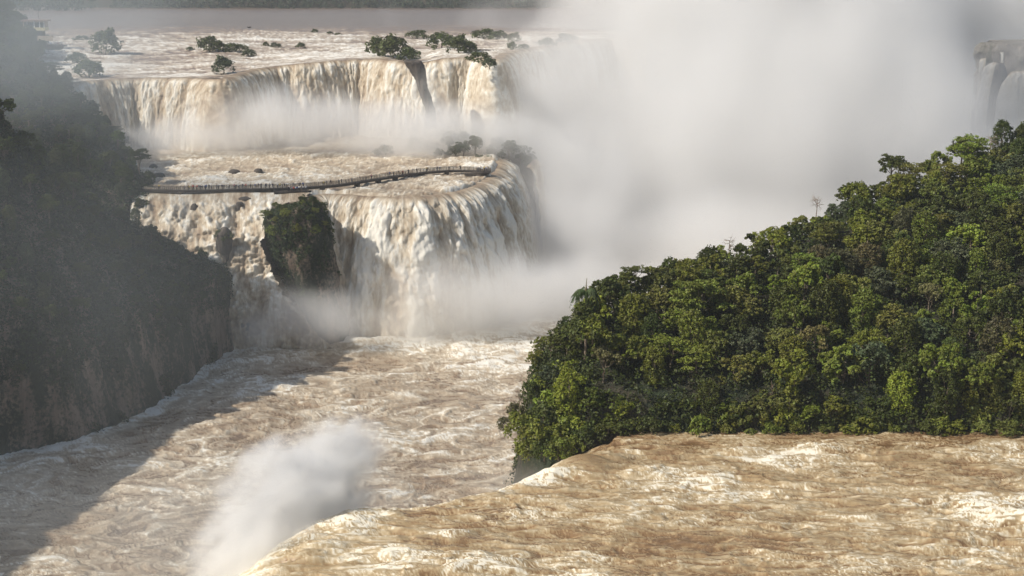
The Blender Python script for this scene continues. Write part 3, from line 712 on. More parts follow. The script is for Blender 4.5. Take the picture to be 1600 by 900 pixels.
# left cliff: climbers and low growth everywhere but on the bare rock streaks
def lmask(a):
    k = fbm(a[..., 0] / 7 + a[..., 1] / 7, a[..., 2] / 16, 1.5, 3)
    low = sst(8, 26, a[..., 2] - 2)
    return (k + 1.1 * low > 0.32) * ((a[..., 0] > -0.40 * a[..., 1]))
from mathutils.bvhtree import BVHTree
bv = BVHTree.FromPolygons([tuple(a) for a in LEFT.reshape(-1, 3)], [tuple(int(i) for i in f) for f in gridfaces(*LEFT.shape[:2])])
def seen(q, slack):
    d = Vector(q) - Vector((0, 0, CAMZ)); L_ = d.length; r = bv.ray_cast(Vector((0, 0, CAMZ)), d / L_); return r[0] is None or r[3] > L_ - slack
def inpic(q, pad=90):
    u, w = project(q); return -pad < u and -60 < w < 960
ps, nn = surf_samples(LEFT, 90000, rsv, lmask); nn *= np.sign(nn[:, :1] + 1e-6)
ok = np.array([inpic(q) and seen(q, 7) for q in ps]); ps, nn = ps[ok][:34000], nn[ok][:34000]; nL = len(ps)
undergrowth('climbing_plants', ps, nn, 9, rsv.uniform(.5, 1.4, nL), 0.38, 5, (0.045, 0.062, 0.020, 1), 'dark green climbers and low growth covering the shaded cliff')
tl = []
cand, _ = surf_samples(LEFT, 16000, rsv, lambda a: (a[..., 2] > 18) * (a[..., 1] > 290) * np.where(a[..., 2] < 30, .4, 1.0))
for q in cand:
    if not inpic(q, 40) or not seen(q, 5): continue
    if all(np.sum((q - w) ** 2) > 5.4 ** 2 for w in tl): tl.append(q)
print('left trees', len(tl)); tl = tl[:270]
for q in tl:
    kind = rsv.choice(['broadleaf_tree', 'leafy_tree', 'spreading_tree', 'vine_covered_tree'], p=[.42, .3, .1, .18]); cn = rsv.choice(['dark green', 'grey green'], p=[.75, .25])
    sc = rsv.uniform(.75, 1.2) * (0.75 if q[2] < 45 else 1.0); loc = (q[0], q[1], q[2] - 1.5)
    zone = ('on the left cliff rim' if project(q)[0] > 190 else ('high on the left cliff' if q[2] > 78 else ('low on the left cliff' if q[2] < 45 else 'midway up the left cliff')))
    o = plant(kind, rsv.randint(0, 3), loc, sc, rsv.uniform(0, 6.28), jit(PAL[cn], rsv)); register(o, kind, cn, zone, loc, 'forest trees on the left cliff')
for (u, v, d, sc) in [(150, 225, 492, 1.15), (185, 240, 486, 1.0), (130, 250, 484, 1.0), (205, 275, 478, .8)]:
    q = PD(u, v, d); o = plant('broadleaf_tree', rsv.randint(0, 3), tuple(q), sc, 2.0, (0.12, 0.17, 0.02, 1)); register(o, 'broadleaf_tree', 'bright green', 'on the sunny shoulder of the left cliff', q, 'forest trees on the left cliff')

# ------------------------------------------------------------------ rocks
from mathutils.bvhtree import BVHTree
def bvh_of(names):
    V, Fc = [], []
    for nm in names:
        me = bpy.data.objects[nm].data; k = len(V); V += [tuple(q.co) for q in me.vertices]; Fc += [tuple(i + k for i in q.vertices) for q in me.polygons]
    return BVHTree.FromPolygons(V, Fc)
WB = bvh_of(['cascade', 'ledge_rapids', 'upper_river'])
def wdepth(u, v, back=0.6):
    dx, dy, dz = ray(u, v); r = WB.ray_cast(Vector((0, 0, CAMZ)), Vector((float(dx), float(dy), float(dz))).normalized())[0]
    return (r.y if r else 440.0) + back
def rock_sweep(name, rows, d, ry, mat, label=None, cat='rock', seed=0.0, amp=1.0, na=56, nv=44, top=True, group=None, kind=None):
    """rows (v, u left, u right) at distance d give a rock its outline; ry is its half depth"""
    rows = np.array(rows, float); vs = np.linspace(rows[0, 0], rows[-1, 0], nv)
    ul = np.interp(vs, rows[:, 0], rows[:, 1]); ur = np.interp(vs, rows[:, 0], rows[:, 2])
    a = PD(ul, vs, d); b = PD(ur, vs, d); c = (a + b) / 2; rx = (b[:, 0] - a[:, 0]) / 2
    an = np.linspace(0, 2 * math.pi, na + 1)
    th, ci = np.meshgrid(an, np.arange(nv)); 
    rxx = rx[ci]; ryy = ry * np.minimum(1, 0.5 + rxx / max(rx.max(), 1e-6) * .5)
    px = c[ci, 0] + rxx * np.cos(th); py = c[ci, 1] + ryy * np.sin(th); pz = c[ci, 2]
    nz = fbm(px / 5, py / 5, pz / 14 + seed, 4) * 1.6 + rdg(px / 2.2, py / 2.2, pz / 9 + seed, 2) * .9 - .5
    px = px + np.cos(th) * nz * amp; py = py + np.sin(th) * nz * amp; pz = pz + amp * .8 * fbm(px / 3, py / 3, seed, 3)
    pos = np.stack([px, py, pz], -1)
    cap = pos[:1].copy(); cap = c[0] + (cap - c[0]) * 0.02 + [0, 0, amp * .6]; pos = np.concatenate([cap, c[0] + (pos[:1] - c[0]) * .6 + [0, 0, amp * .35], pos], 0)
    o = grid(name, pos, mat); tag(o, label, cat, group, kind); return o, pos
def crown_rock(pos, n, kinds_, scr, zone, group, rs, vmax, cols=('dark green', 'mid green'), front=True, sp_=2.6):
    k = []
    fl = pos.reshape(-1, 3)
    for _ in range(4000):
        q = fl[rs.randint(len(fl))]
        if project(q)[1] > vmax or (front and q[1] > pos[..., 1].mean() + 3): continue
        if all(np.sum((q - w) ** 2) > sp_ ** 2 for w in k): k.append(q)
        if len(k) >= n: break
    for q in k:
        kind = rs.choice(kinds_); cn = rs.choice(cols); sc = rs.uniform(*scr) * (1 if kind == 'shrub' else 0.42)
        o = plant(kind, rs.randint(0, 3), (q[0], q[1], q[2] - .6), sc, rs.uniform(0, 6.28), jit(PAL[cn], rs)); register(o, kind, cn, zone, q, group)
    return k
o, cr = rock_sweep('rock_island', [(320, 468, 494), (326, 440, 501), (336, 416, 508), (345, 412, 514), (370, 416, 519), (400, 428, 523), (430, 442, 527), (460, 458, 532), (500, 480, 540), (545, 495, 548), (580, 500, 550)], 433, 8.5, M_cliff,
           'wooded dark rock splitting the cascade from the big fall', 'rock', 3.0, 1.2)
crown_rock(cr, 34, ['shrub', 'broadleaf_tree', 'leafy_tree', 'spreading_tree'], (.8, 1.35), 'on the rock in the cascade', 'greenery on the rock in the cascade', rsv, 372)
ps, nn = surf_samples(cr, 2600, rsv, lambda a: (a[..., 2] > 14) * (fbm(a[..., 0] / 4, a[..., 1] / 4, a[..., 2] / 8, 2) + (a[..., 2] - 28) / 30 - (a[..., 0] + 66) / 26 > -.05)); c0 = cr.reshape(-1, 3).mean(0)
nn *= np.sign(((ps - c0) * nn).sum(1))[:, None]
undergrowth('climbing_plants', ps, nn, 10, rsv.uniform(.4, .9, 2600), 0.3, 8, (0.05, 0.075, 0.024, 1), 'dark green growth over the rock in the cascade')
rock_sweep('rock', [(357, 346, 355), (364, 339, 361), (378, 338, 362), (390, 342, 361), (402, 348, 359), (412, 350, 357)], wdepth(350, 392), 2.2, M_rock, 'small dark rock with a tuft of green on top in the cascade', 'rock', 9.0, .8, 36, 20)
for k, (u, v, w, h, d, lab) in enumerate([(304, 320, 12, 9, 452, 'small dark rock in the rapids below the walkway, left'),
        (374, 318, 13, 12, 448, 'dark rock step in the rapids below the walkway'), (382, 309, 18, 4, 452, 'flat dark rock just below the walkway'), (379, 500, 8, 12, 424, 'wet black rock at the foot of the dark cliff'),
        (388, 506, 8, 10, 424, 'second wet black rock at the foot of the dark cliff'), (366, 266, 16, 5, 508, 'small grey rock in the rapids behind the walkway, left'), (404, 265, 12, 7, 508, 'small grey rock in the rapids behind the walkway, right'),
        (248, 272, 18, 6, 500, 'low dark rock by the left end of the walkway'), (240, 258, 12, 6, 520, 'small dark rock in mist left of the rapids')]):
    rock_sweep('rock', [(v - h * .15, u - w * .3, u + w * .3), (v + h * .2, u - w * .5, u + w * .5), (v + h, u - w * .55, u + w * .55)], wdepth(u, v + h * .7), w * d / F * .5, M_rock, lab, 'rock', 10.0 + k, 0.35, 20, 10)
for (u, v, s) in [(350, 374, 1.5), (343, 368, 1.2), (357, 370, 1.2)]:
    q = PD(u, v + 3, wdepth(350, 390) - .3); o = plant('shrub', 1, tuple(q), s, u, jit(PAL['dark green'], rsv)); register(o, 'shrub', 'dark green', 'on the small rock in the cascade', q, 'greenery on the small rock')
# misty ledge behind the walkway
o, mr = rock_sweep('rock_ledge', [(240, 700, 800), (250, 680, 822), (262, 670, 830), (300, 720, 834), (360, 745, 836), (440, 750, 838)], 556, 22, M_rock, 'misty dark rock ledge behind the end of the walkway', 'rock', 21.0, 1.5)
crown_rock(mr, 30, ['shrub', 'broadleaf_tree', 'leafy_tree'], (1.6, 2.8), 'in the mist behind the walkway end', 'trees on the misty ledge', rsv, 262, ('dark green', 'grey green'), True, 3.2)
for (u, v, s) in [(600, 250, 2.4), (612, 252, 1.8), (590, 250, 1.6), (650, 236, 2.4), (668, 240, 2), (725, 226, 2.6)]:
    q = PD(u, v, 548 if v > 245 else 556); o = plant('shrub', rsv.randint(0, 4), tuple(q), s, u, jit(PAL['grey green'], rsv)); register(o, 'shrub', 'grey green', 'in the mist beyond the rapids', q, 'shrubs in the mist')
# dark wedge of rock in the upper fall, and the ledges it grows from
rock_sweep('rock_wedge', [(96, 634, 658), (104, 638, 662), (120, 648, 665), (145, 656, 671), (175, 665, 677), (200, 668, 682)], 575, 4, M_rock, 'dark wedge of bare rock splitting the upper falls', 'rock', 31.0, 1.0)
for k, (u, v, w, d, lab) in enumerate([(770, 96, 30, 612, 'low brown rock at the lip right of the large bush'), (815, 74, 50, 690, 'flat brown rock shelf at the crest of the right fall'), (700, 88, 60, 625, 'brown rock shelf under the bushes at the crest'), (745, 78, 80, 650, 'long low rock shelf behind the crest bushes'), (850, 66, 40, 730, 'thin rock shelf by the mist at the crest')]):
    rock_sweep('rock', [(v, u - w * .35, u + w * .35), (v + 3, u - w * .5, u + w * .5), (v + 14, u - w * .5, u + w * .5)], d, 4, M_rock, lab, 'rock', 41.0 + k, 0.6, 40, 8)

# bushes standing in the upper river
def river_pt(u, v):
    vl = float(lu(u, 1)) - 1; r = (np.clip((vl - v) / (vl - 9.5), 0, 1)) ** (1 / .92); z = float(lu(u, 2)); z = z + (79.2 - z) * float(sst(0, .62, r)) ** .8
    return P(u, v, z)
names_b = set()
for k, (u, v, w, h, cn) in enumerate([(165, 84, 46, 42, 'dark green'), (140, 119, 50, 34, 'dark green'), (127, 63, 20, 9, 'grey green'), (327, 80, 34, 28, 'dark green'), (342, 80, 26, 18, 'dark green'), (297, 78, 12, 8, 'dark green'), (368, 81, 30, 16, 'dark green'), (389, 88, 22, 14, 'grey green'),
        (350, 114, 36, 30, 'grey green'), (415, 72, 11, 10, 'dark green'), (431, 74, 16, 9, 'grey green'), (470, 75, 15, 11, 'grey green'), (492, 51, 11, 7, 'dark green'), (515, 53, 12, 6, 'grey green'), (528, 55, 9, 5, 'dark green'),
        (592, 88, 40, 36, 'dark green'), (615, 90, 50, 38, 'dark green'), (640, 96, 34, 30, 'dark green'), (652, 60, 28, 15, 'dark green'), (690, 76, 44, 30, 'dark green'), (716, 84, 40, 32, 'dark green'), (735, 82, 26, 24, 'dark green'), (755, 60, 34, 17, 'dark green'), (780, 62, 32, 17, 'grey green'), (803, 64, 22, 15, 'dark green'),
        (765, 105, 26, 20, 'grey green'), (748, 96, 30, 18, 'dark green'), (800, 78, 14, 16, 'dark green'), (818, 76, 20, 9, 'dark green'), (855, 72, 26, 18, 'grey green'), (885, 66, 26, 16, 'grey green'), (120, 98, 30, 20, 'grey green'), (118, 12, 22, 5, 'grey green'), (168, 11, 20, 4, 'grey green'), (62, 10, 20, 5, 'grey green')]):
    q = river_pt(u, v) if v > 12 else P(u, v, 79); m = float(q[1]) / F; sx_ = w * m / 2.9; sz_ = h * m / 2.6
    o = plant('shrub', k % 4, (q[0], q[1], q[2] - .3), (sx_, sx_, sz_), k * 1.3, jit(PAL[cn], rsv, .1)); o.name = 'bush'
    big_ = 'big' if w > 38 else ('small' if w < 18 else 'medium')
    tag(o, None, 'bush', 'bushes standing in the upper river')
    place = 'in the calm far water' if v < 20 else ('near the left bank' if u < 200 else ('left of centre in the rapids' if u < 480 else ('mid rapids' if u < 560 else ('left of the rock wedge' if u < 648 else 'right of the rock wedge'))))
    REG.append((o, 'shrub', cn + ' ' + big_, place, u, 'bushes standing in the upper river'))

# far bank: a wood that reads as one mass
rs = np.random.RandomState(77); n = 5200
fx = rs.uniform(-700, 900, n); fy = 1400 + rs.uniform(0, 1, n) ** 1.5 * 60 + 14 * fbm(fx / 90, fx * 0, 1, 3) + np.where(fx < -390, -90, 0); fz = 79 + rs.uniform(0, 1, n) ** .8 * (15 + 7 * fbm(fx / 14, fy / 30, 2, 2))
V, t = clumps(np.stack([fx, fy, fz], 1), rs.uniform(1.6, 3.4, n), 16, 1.1, rs)
o = add('far_forest', leafmesh('far_forest', V, t)); o.color = (0.045, 0.07, 0.03, 1); tag(o, 'hazy band of forest along the far bank', kind='stuff')
q = np.array([[-2500, 1440, 60], [2500, 1440, 60], [2500, 1440.5, 92], [-2500, 1440.5, 92], [2500, 3000, 100], [-2500, 3000, 100]], float)
tag(add('far_bank', mesh('far_bank', q, np.array([[0, 1, 2, 3], [3, 2, 4, 5]]), M_earth)), kind='structure')

# the far falls at the right edge
M_pale = rock_mat('mist_paled_rock', (0.20, 0.18, 0.155), (0.12, 0.125, 0.09), 0.4)  # rock colour lightened so the far face reads as veiled by mist
rock_sweep('far_cliff', [(68, 1535, 1900), (76, 1531, 1920), (100, 1529, 1930), (150, 1528, 1940), (260, 1520, 1950)], 760, 30, M_pale, 'pale misty rock face behind the right hill', 'cliff', 61.0, 3.2, 160, 60)
def strand(pts, base, reach, label, seed, fb=0.25):
    fall('waterfall', np.array([PD(u, v, d) for u, v, d in pts]), base, reach, 1.0, 60, 60, seed, label, foamb=fb, brown=0.35, bulge=0.8, side=1)
strand([(1532, 92, 735), (1541, 90, 733)], 30, 2.0, 'thin white strand at the left edge of the far rock face', 71)
strand([(1543, 102, 728), (1552, 97, 724), (1558, 99, 722)], 34, 6.0, 'wider white waterfall on the far rock face', 72)
strand([(1562, 82, 729), (1567, 82, 729)], 68, 2.0, 'short white trickle high on the far rock face', 73)
strand([(1566, 136, 722), (1576, 117, 720), (1590, 111, 720), (1650, 108, 722)], 30, 6.0, 'broad white waterfall at the right edge of the picture', 74)
o, _ = rock_sweep('rock', [(100, 1545, 1568), (112, 1540, 1572), (200, 1536, 1580)], 732, 5, M_pale, 'rock rib between the far white strands', 'rock', 81., .8)

# rocks at the water line, right edge
for k, (u, v, w, h, lab) in enumerate([(1560, 676, 22, 24, 'reddish boulder in the shade at the right water edge'), (1598, 672, 26, 34, 'larger reddish boulder at the right picture edge'), (1505, 688, 26, 14, 'pale broken rock at the water line'), (1478, 688, 14, 12, 'small pale rock at the water line left of the broken one'), (1590, 694, 24, 9, 'low mossy rock in front of the large boulder'), (1040, 692, 20, 9, 'wet dark stone at the waterline left of centre below the trees'), (1180, 693, 26, 8, 'low brown stone at the waterline below the pale leafless tree'), (1330, 692, 16, 10, 'small brown stone at the waterline below the middle of the hill')]):
    rock_sweep('boulder', [(v - h * .45, u - w * .22, u + w * .25), (v - h * .2, u - w * .46, u + w * .42), (v + h * .2, u - w * .5, u + w * .5), (v + h * .6, u - w * .45, u + w * .5)], 219.5, w * .045, plain('boulder_stone', (0.17, 0.105, 0.07), .8, 1.2, .6) if k == 0 else bpy.data.materials['boulder_stone'], lab, 'boulder', 90. + k, 0.18, 26, 14)

# ------------------------------------------------------------------ palm, bare trees
def palm(loc, lab):
    rs = np.random.RandomState(5); r = empty('palm_tree', loc, 0, 1.45); tag(r, lab, 'palm tree')
    tv, tf = tube([[0, 0, -3.5], [0.1, 0, 1], [.05, 0, 3.2], [0, 0, 4.6]], [.2, .17, .14, .12], 8); add('trunk', mesh('palm_trunk', tv, tf, M_bark), r)
    sv, sf = tube([[0, 0, 4.6], [0.02, 0, 5.3], [.08, 0, 6.1]], [.12, .05, .03], 5); add('spear_leaf', mesh('palm_spear', sv, sf, plain('spear_green', (0.14, .12, .04))), r)
    for k in range(15):
        a = k * 2.4; L = rs.uniform(2.0, 2.7); el = rs.uniform(.1, .7); V = []; 
        t = np.linspace(0, 1, 34); ca, sa = math.cos(a), math.sin(a)
        rx = L * t * .75; rzv = 4.6 + el * 1.2 * np.sin(t * 2.2) - 2.4 * t ** 2.2 * rs.uniform(.7, 1.1)
        rach = np.stack([ca * rx, sa * rx, rzv], 1); side = np.array([-sa, ca, 0])
        for s in (-1, 1):
            ln = .75 * np.sin(np.clip(t * 1.05 + .08, 0, 1) * math.pi) ** .6 + .08
            tip = rach + side * s * ln[:, None] * .75 + [0, 0, -1] * ln[:, None] * .75 + np.stack([ca * ln * .3, sa * ln * .3, ln * 0], 1) + rs.normal(size=(34, 3)) * .05
            w = np.stack([ca * np.ones(34), sa * np.ones(34), np.zeros(34)], 1) * .05
            V.append(np.stack([rach - w, rach + w, tip + w * .3, tip - w * .3], 1))
        V = np.concatenate(V).reshape(-1, 3); o = add('frond', leafmesh('palm_frond', V, np.repeat(rs.uniform(.1, .9, len(V) // 4), 4)), r); o.color = (0.07, 0.105, 0.03, 1)
palm(tuple(PD(915, 516, 228)), 'small palm with drooping fronds at the left end of the ridge')
def bare(loc, s, rot, lab, seed):
    rs = np.random.RandomState(seed); P_ = [tube([[0, 0, -1], [.2, 0, 2], [.1, .2, 4]], [.13, .1, .05], 5)]
    for k in range(16):
        z = rs.uniform(1.5, 4); d = sph(rs, 1, .5)[0]; a = np.array([.1, .1, z]); L = rs.uniform(1, 2.3); m = a + d * L * .5; e = a + d * L + [0, 0, .3]
        P_.append(tube([a, m, e], [.06, .04, .015], 4))
        for j in range(3):
            d2 = unit((d + rs.normal(size=3) * .6)[None])[0]; P_.append(tube([m, m + d2 * L * .35, m + d2 * L * .6], [.03, .02, .01], 4))
    v_, f_ = join(P_); r = empty('bare_tree', loc, rot, s); tag(r, lab, 'tree', 'bare trees in the forest'); add('branches', mesh('bare_branches', v_, f_, M_dead), r)
for (u, v, d, s, lab) in [(1205, 655, 221.5, 1.15, 'pale leafless tree at the water edge below the hill'), (1385, 560, 232, .9, 'grey brown dead branches in the middle of the hill'), (1415, 600, 226, .8, 'small pale dead branches right of the hill middle'),
                     (1140, 400, 276, .8, 'thin bare twigs on the skyline, left of middle'), (1275, 335, 290, .8, 'bare twigs on the skyline by the dark round tree'), (1548, 240, 316, .9, 'bare twigs beside the highest tree'), (812, 640, 222, .7, 'bare brown twigs reaching over the canyon'),
                     (1100, 470, 250, .9, 'leaning pale dead trunk on the upper slope, left'), (860, 560, 232, .6, 'dark twigs at the left edge of the hill')]:
    bare(tuple(PD(u, v, d)), s, u * 1.0, lab, int(u))
name_all()

# ------------------------------------------------------------------ walkway over the ledge
M_conc = plain('weathered_concrete', (0.065, 0.053, 0.045), .8, .8); M_steel = plain('railing_steel', (0.042, 0.036, 0.032), .6, 2.)
deck_px = [(222, 296), (300, 297), (380, 295), (430, 294), (480, 292), (530, 288), (575, 281), (620, 274), (660, 269), (700, 266), (735, 266), (752, 268)]
ZD = 44.6
DK, ds = spline(np.array([P(u, v, ZD) for u, v in deck_px]), 260)
DT = np.gradient(DK[:, :2], axis=0); DT /= np.linalg.norm(DT, axis=1)[:, None]; DN = np.stack([DT[:, 1], -DT[:, 0]], -1)    # towards the camera
def at_s(s): return np.array([np.interp(s, ds, DK[:, k]) for k in range(3)]), np.array([np.interp(s, ds, DN[:, k]) for k in range(2)])
wk = empty('walkway', tuple(DK[0])); tag(wk, 'long curved concrete walkway with railings over the rapids', 'walkway')
def under(par, o): o.parent = par; o.matrix_parent_inverse = Matrix.Translation(-Vector(par.location)); return o
def ribbon(o0, o1, z0, z1):
    """a bar swept along the deck line between offsets o0..o1 and heights z0..z1"""
    c = [np.c_[DK[:, :2] + DN * o, DK[:, 2] + z] for o, z in ((o0, z0), (o1, z0), (o1, z1), (o0, z1))]
    n = len(DK); V = np.stack(c, 1).reshape(-1, 3); f = []
    for i in range(n - 1):
        for j in range(4): f.append([i * 4 + j, i * 4 + (j + 1) % 4, i * 4 + 4 + (j + 1) % 4, i * 4 + 4 + j])
    f += [[0, 3, 2, 1], [n * 4 - 4, n * 4 - 3, n * 4 - 2, n * 4 - 1]]
    return V, np.array(f)
def box(c, s, rz=0.0):
    x, y, z = np.array(s) / 2; v = np.array([[a * x, b * y, d * z] for a in (-1, 1) for b in (-1, 1) for d in (-1, 1)])
    R_ = np.array([[math.cos(rz), -math.sin(rz), 0], [math.sin(rz), math.cos(rz), 0], [0, 0, 1]])
    return v @ R_.T + c, np.array([[0, 1, 3, 2], [4, 6, 7, 5], [0, 4, 5, 1], [2, 3, 7, 6], [0, 2, 6, 4], [1, 5, 7, 3]])
under(wk, add('deck', mesh('deck', *join([ribbon(-.9, .9, -.25, 0), ribbon(.55, .8, -.75, -.25), ribbon(-.8, -.55, -.75, -.25)]), M_conc, smooth=False)))
for side in (-.85, .85):
    parts = [ribbon(side - .05, side + .05, 1.15, 1.24)] + [ribbon(side - .025, side + .025, z, z + .05) for z in (.12, .5, .85)]
    for s in np.arange(0.3, ds[-1], 1.35):
        q, nrm = at_s(s); parts.append(box([q[0] + nrm[0] * side, q[1] + nrm[1] * side, q[2] + .6], (.1, .1, 1.25)))
    for s in np.arange(0.5, ds[-1], .42):
        q, nrm = at_s(s); parts.append(box([q[0] + nrm[0] * side, q[1] + nrm[1] * side, q[2] + .6], (.045, .045, 1.1)))
    under(wk, add('railing', mesh('railing', *join(parts), M_steel, smooth=False)))
for u in (281, 333, 393, 503, 558, 590, 618, 640, 660, 697):
    k = int(np.argmin(abs(np.array([project(a)[0] for a in DK]) - u))); q = DK[k]
    a = math.atan2(DT[k][1], DT[k][0])
    o = add('pier', mesh('pier', *join([box([q[0], q[1], q[2] - 2.2], (1.3, 1.6, 2.95), a), box([q[0], q[1], q[2] - 3.0], (2.2, 2.2, 1.6), a)]), M_conc, smooth=False)); under(wk, o)
# lower viewing platform in front of the middle
kc = [int(np.argmin(abs(np.array([project(a)[0] for a in DK]) - u))) for u in (428, 478)]
A0, A1 = DK[kc[0]], DK[kc[1]]; mid_ = (A0 + A1) / 2; ang = math.atan2(A1[1] - A0[1], A1[0] - A0[0]); nv2 = DN[(kc[0] + kc[1]) // 2]
pc = mid_ + np.array([nv2[0] * 3.2, nv2[1] * 3.2, -.75]); Lp = np.linalg.norm(A1 - A0)
vp = empty('viewing_platform', tuple(pc)); tag(vp, 'crowded lower concrete viewing platform at the middle of the walkway', 'viewing platform')
under(vp, add('deck', mesh('platform_deck', *box(pc - [0, 0, .15], (Lp, 4.0, .3), ang), M_conc, smooth=False)))
def local(c, dx, dy, dz): return np.array([c[0] + math.cos(ang) * dx - math.sin(ang) * dy, c[1] + math.sin(ang) * dx + math.cos(ang) * dy, c[2] + dz])
parts = []
for z in (.15, .4, .65, .9, 1.15): parts += [box(local(pc, 0, -1.95, z), (Lp, .06, .06), ang), box(local(pc, -Lp / 2, 0, z), (.06, 3.9, .06), ang), box(local(pc, Lp / 2, 0, z), (.06, 3.9, .06), ang)]
for x in np.linspace(-Lp / 2, Lp / 2, 9): parts.append(box(local(pc, x, -1.95, .6), (.1, .1, 1.25), ang))
under(vp, add('railing', mesh('platform_railing', *join(parts), M_steel, smooth=False)))
for x in (-.46, .05, .45): under(vp, add('pier', mesh('platform_pier', *box(local(pc, x * Lp, 0, -1.9), (1.2, 3.2, 3.3), ang), M_conc, smooth=False)))
# round lookout at the end
ec = DK[-1] + np.array([.8, .5, 0]); ep = empty('lookout', tuple(ec)); tag(ep, 'round lookout on a thick pier at the end of the walkway', 'lookout')
def disc(c, r, z0, z1, k=28):
    an = np.arange(k) * 2 * math.pi / k; ring = np.stack([np.cos(an) * r, np.sin(an) * r, an * 0], 1)
    V = np.vstack([ring + c + [0, 0, z0], ring + c + [0, 0, z1], [c + [0, 0, z1]]]); f = [[i, (i + 1) % k, k + (i + 1) % k, k + i] for i in range(k)] + [[k + i, k + (i + 1) % k, 2 * k, 2 * k] for i in range(k)]
    return V, np.array(f)
under(ep, add('deck', mesh('lookout_deck', *join([disc(ec, 2.6, -.35, .01), disc(ec, 2.2, -.8, -.35)]), M_conc, smooth=False)))
under(ep, add('pier', mesh('lookout_pier', *join([disc(ec + [-.6, 0, 0], 1.7, -4.5, -.8), box(ec + [-4.2, .3, -1.2], (5.0, 1.4, 1.0), 0.05)]), M_conc, smooth=False)))
parts = []
for j in range(26):
    a0, a1 = j * 2 * math.pi / 28 - 2.6, (j + 1) * 2 * math.pi / 28 - 2.6
    for z in (.15, .4, .65, .9, 1.15):
        m_ = (a0 + a1) / 2; parts.append(box(ec + [2.5 * math.cos(m_), 2.5 * math.sin(m_), z], (.06, .57, .06), m_))
    parts.append(box(ec + [2.5 * math.cos(a0), 2.5 * math.sin(a0), .6], (.09, .09, 1.25), a0))
under(ep, add('railing', mesh('lookout_railing', *join(parts), M_steel, smooth=False)))

# ------------------------------------------------------------------ people (each about eight pixels high in the photograph)
def skin_body(pose):
    J = {'pel': (0, 0, .95, .15, .11), 'bel': (0, 0, 1.12, .145, .1), 'che': (0, 0, 1.35, .17, .11), 'nec': (0, .01, 1.52, .06, .06), 'hea': (0, .02, 1.62, .085, .095), 'top': (0, .02, 1.73, .08, .09)}
    e = [('pel', 'bel'), ('bel', 'che'), ('che', 'nec'), ('nec', 'hea'), ('hea', 'top')]
    for s, n in ((-1, 'l'), (1, 'r')):
        st = pose.get('step', .06) * s
        J.update({n + 'hip': (.1 * s, 0, .88, .1, .1), n + 'kne': (.11 * s, st * .6 + .03, .5, .065, .065), n + 'ank': (.11 * s, st, .09, .045, .045), n + 'toe': (.12 * s, st + .15, .04, .04, .035),
                  n + 'sho': (.19 * s, 0, 1.42, .065, .06)})
        ex, hz_ = pose['arm'][0 if s < 0 else 1]
        J.update({n + 'elb': (.27 * s, ex * .4, 1.42 - .29 + max(0, hz_) * .12, .045, .045), n + 'wri': (.25 * s, ex, 1.42 - .52 + hz_, .032, .03), n + 'han': (.24 * s, ex * 1.25 + .02, 1.42 - .6 + hz_ * 1.15, .035, .025)})
        e += [('pel', n + 'hip'), (n + 'hip', n + 'kne'), (n + 'kne', n + 'ank'), (n + 'ank', n + 'toe'), ('che', n + 'sho'), (n + 'sho', n + 'elb'), (n + 'elb', n + 'wri'), (n + 'wri', n + 'han')]
    ks = list(J); me = bpy.data.meshes.new('body'); me.from_pydata([J[k][:3] for k in ks], [(ks.index(a), ks.index(b)) for a, b in e], [])
    o = bpy.data.objects.new('body', me); C.objects.link(o)
    o.modifiers.new('skin', 'SKIN'); 
    for i, k in enumerate(ks): me.skin_vertices[0].data[i].radius = J[k][3:]
    me.skin_vertices[0].data[0].use_root = True
    o.modifiers.new('sub', 'SUBSURF').levels = 1; o.modifiers['sub'].render_levels = 1
    dg = bpy.context.evaluated_depsgraph_get(); nm = bpy.data.meshes.new_from_object(o.evaluated_get(dg)); bpy.data.objects.remove(o)
    return nm
def obj_col_mat(name, use_obj=True, col=None):
    m, n, b = newmat(name); b.inputs['Roughness'].default_value = .85
    if use_obj: n.links.new(nd(n, 'ShaderNodeObjectInfo').outputs['Color'], b.inputs['Base Color'])
    else: b.inputs['Base Color'].default_value = (*col, 1)
    return m
M_shirt = obj_col_mat('shirt_cloth'); M_skin = obj_col_mat('skin', False, (.42, .26, .18)); M_hair = obj_col_mat('dark_hair', False, (.03, .022, .018))
TR = [obj_col_mat('dark_trousers', False, (.03, .032, .045)), obj_col_mat('denim_trousers', False, (.06, .08, .13)), obj_col_mat('beige_trousers', False, (.25, .2, .14))]
BODY = []
for i, ps_ in enumerate([{'arm': [(.05, 0), (.05, 0)]}, {'arm': [(.3, .3), (.3, .3)], 'step': .02}, {'arm': [(.05, 0), (.28, .62)]}, {'arm': [(.2, .1), (-.1, .02)], 'step': .2}]):
    bm_ = skin_body(ps_)
    for m in (M_shirt, TR[i % 3], M_skin, M_hair): bm_.materials.append(m)
    for pgn in bm_.polygons:
        c = pgn.center; pgn.use_smooth = True
        pgn.material_index = 3 if (c.z > 1.7 or (c.z > 1.6 and c.y < -.02)) else (2 if c.z > 1.5 or (abs(c.x) > .2 and (c.z < 1.0 or c.y > .2)) else (0 if c.z > .98 else 1))
    BODY.append(bm_)
SH = {'white': (.75, .75, .73), 'black': (.02, .02, .022), 'red': (.42, .04, .035), 'blue': (.05, .11, .32), 'yellow': (.55, .42, .08), 'grey': (.22, .22, .23), 'navy': (.025, .035, .08), 'pink': (.5, .22, .25)}
rp = np.random.RandomState(3); PEOPLE = {}
def person(loc, rz, colr, pose, place):
    o = bpy.data.objects.new('person', BODY[pose]); link(o); o.location = loc; o.rotation_euler = (0, 0, rz); s = rp.uniform(.93, 1.06); o.scale = (s, s, s); o.color = (*SH[colr], 1)
    PEOPLE.setdefault((colr, place), []).append(o)
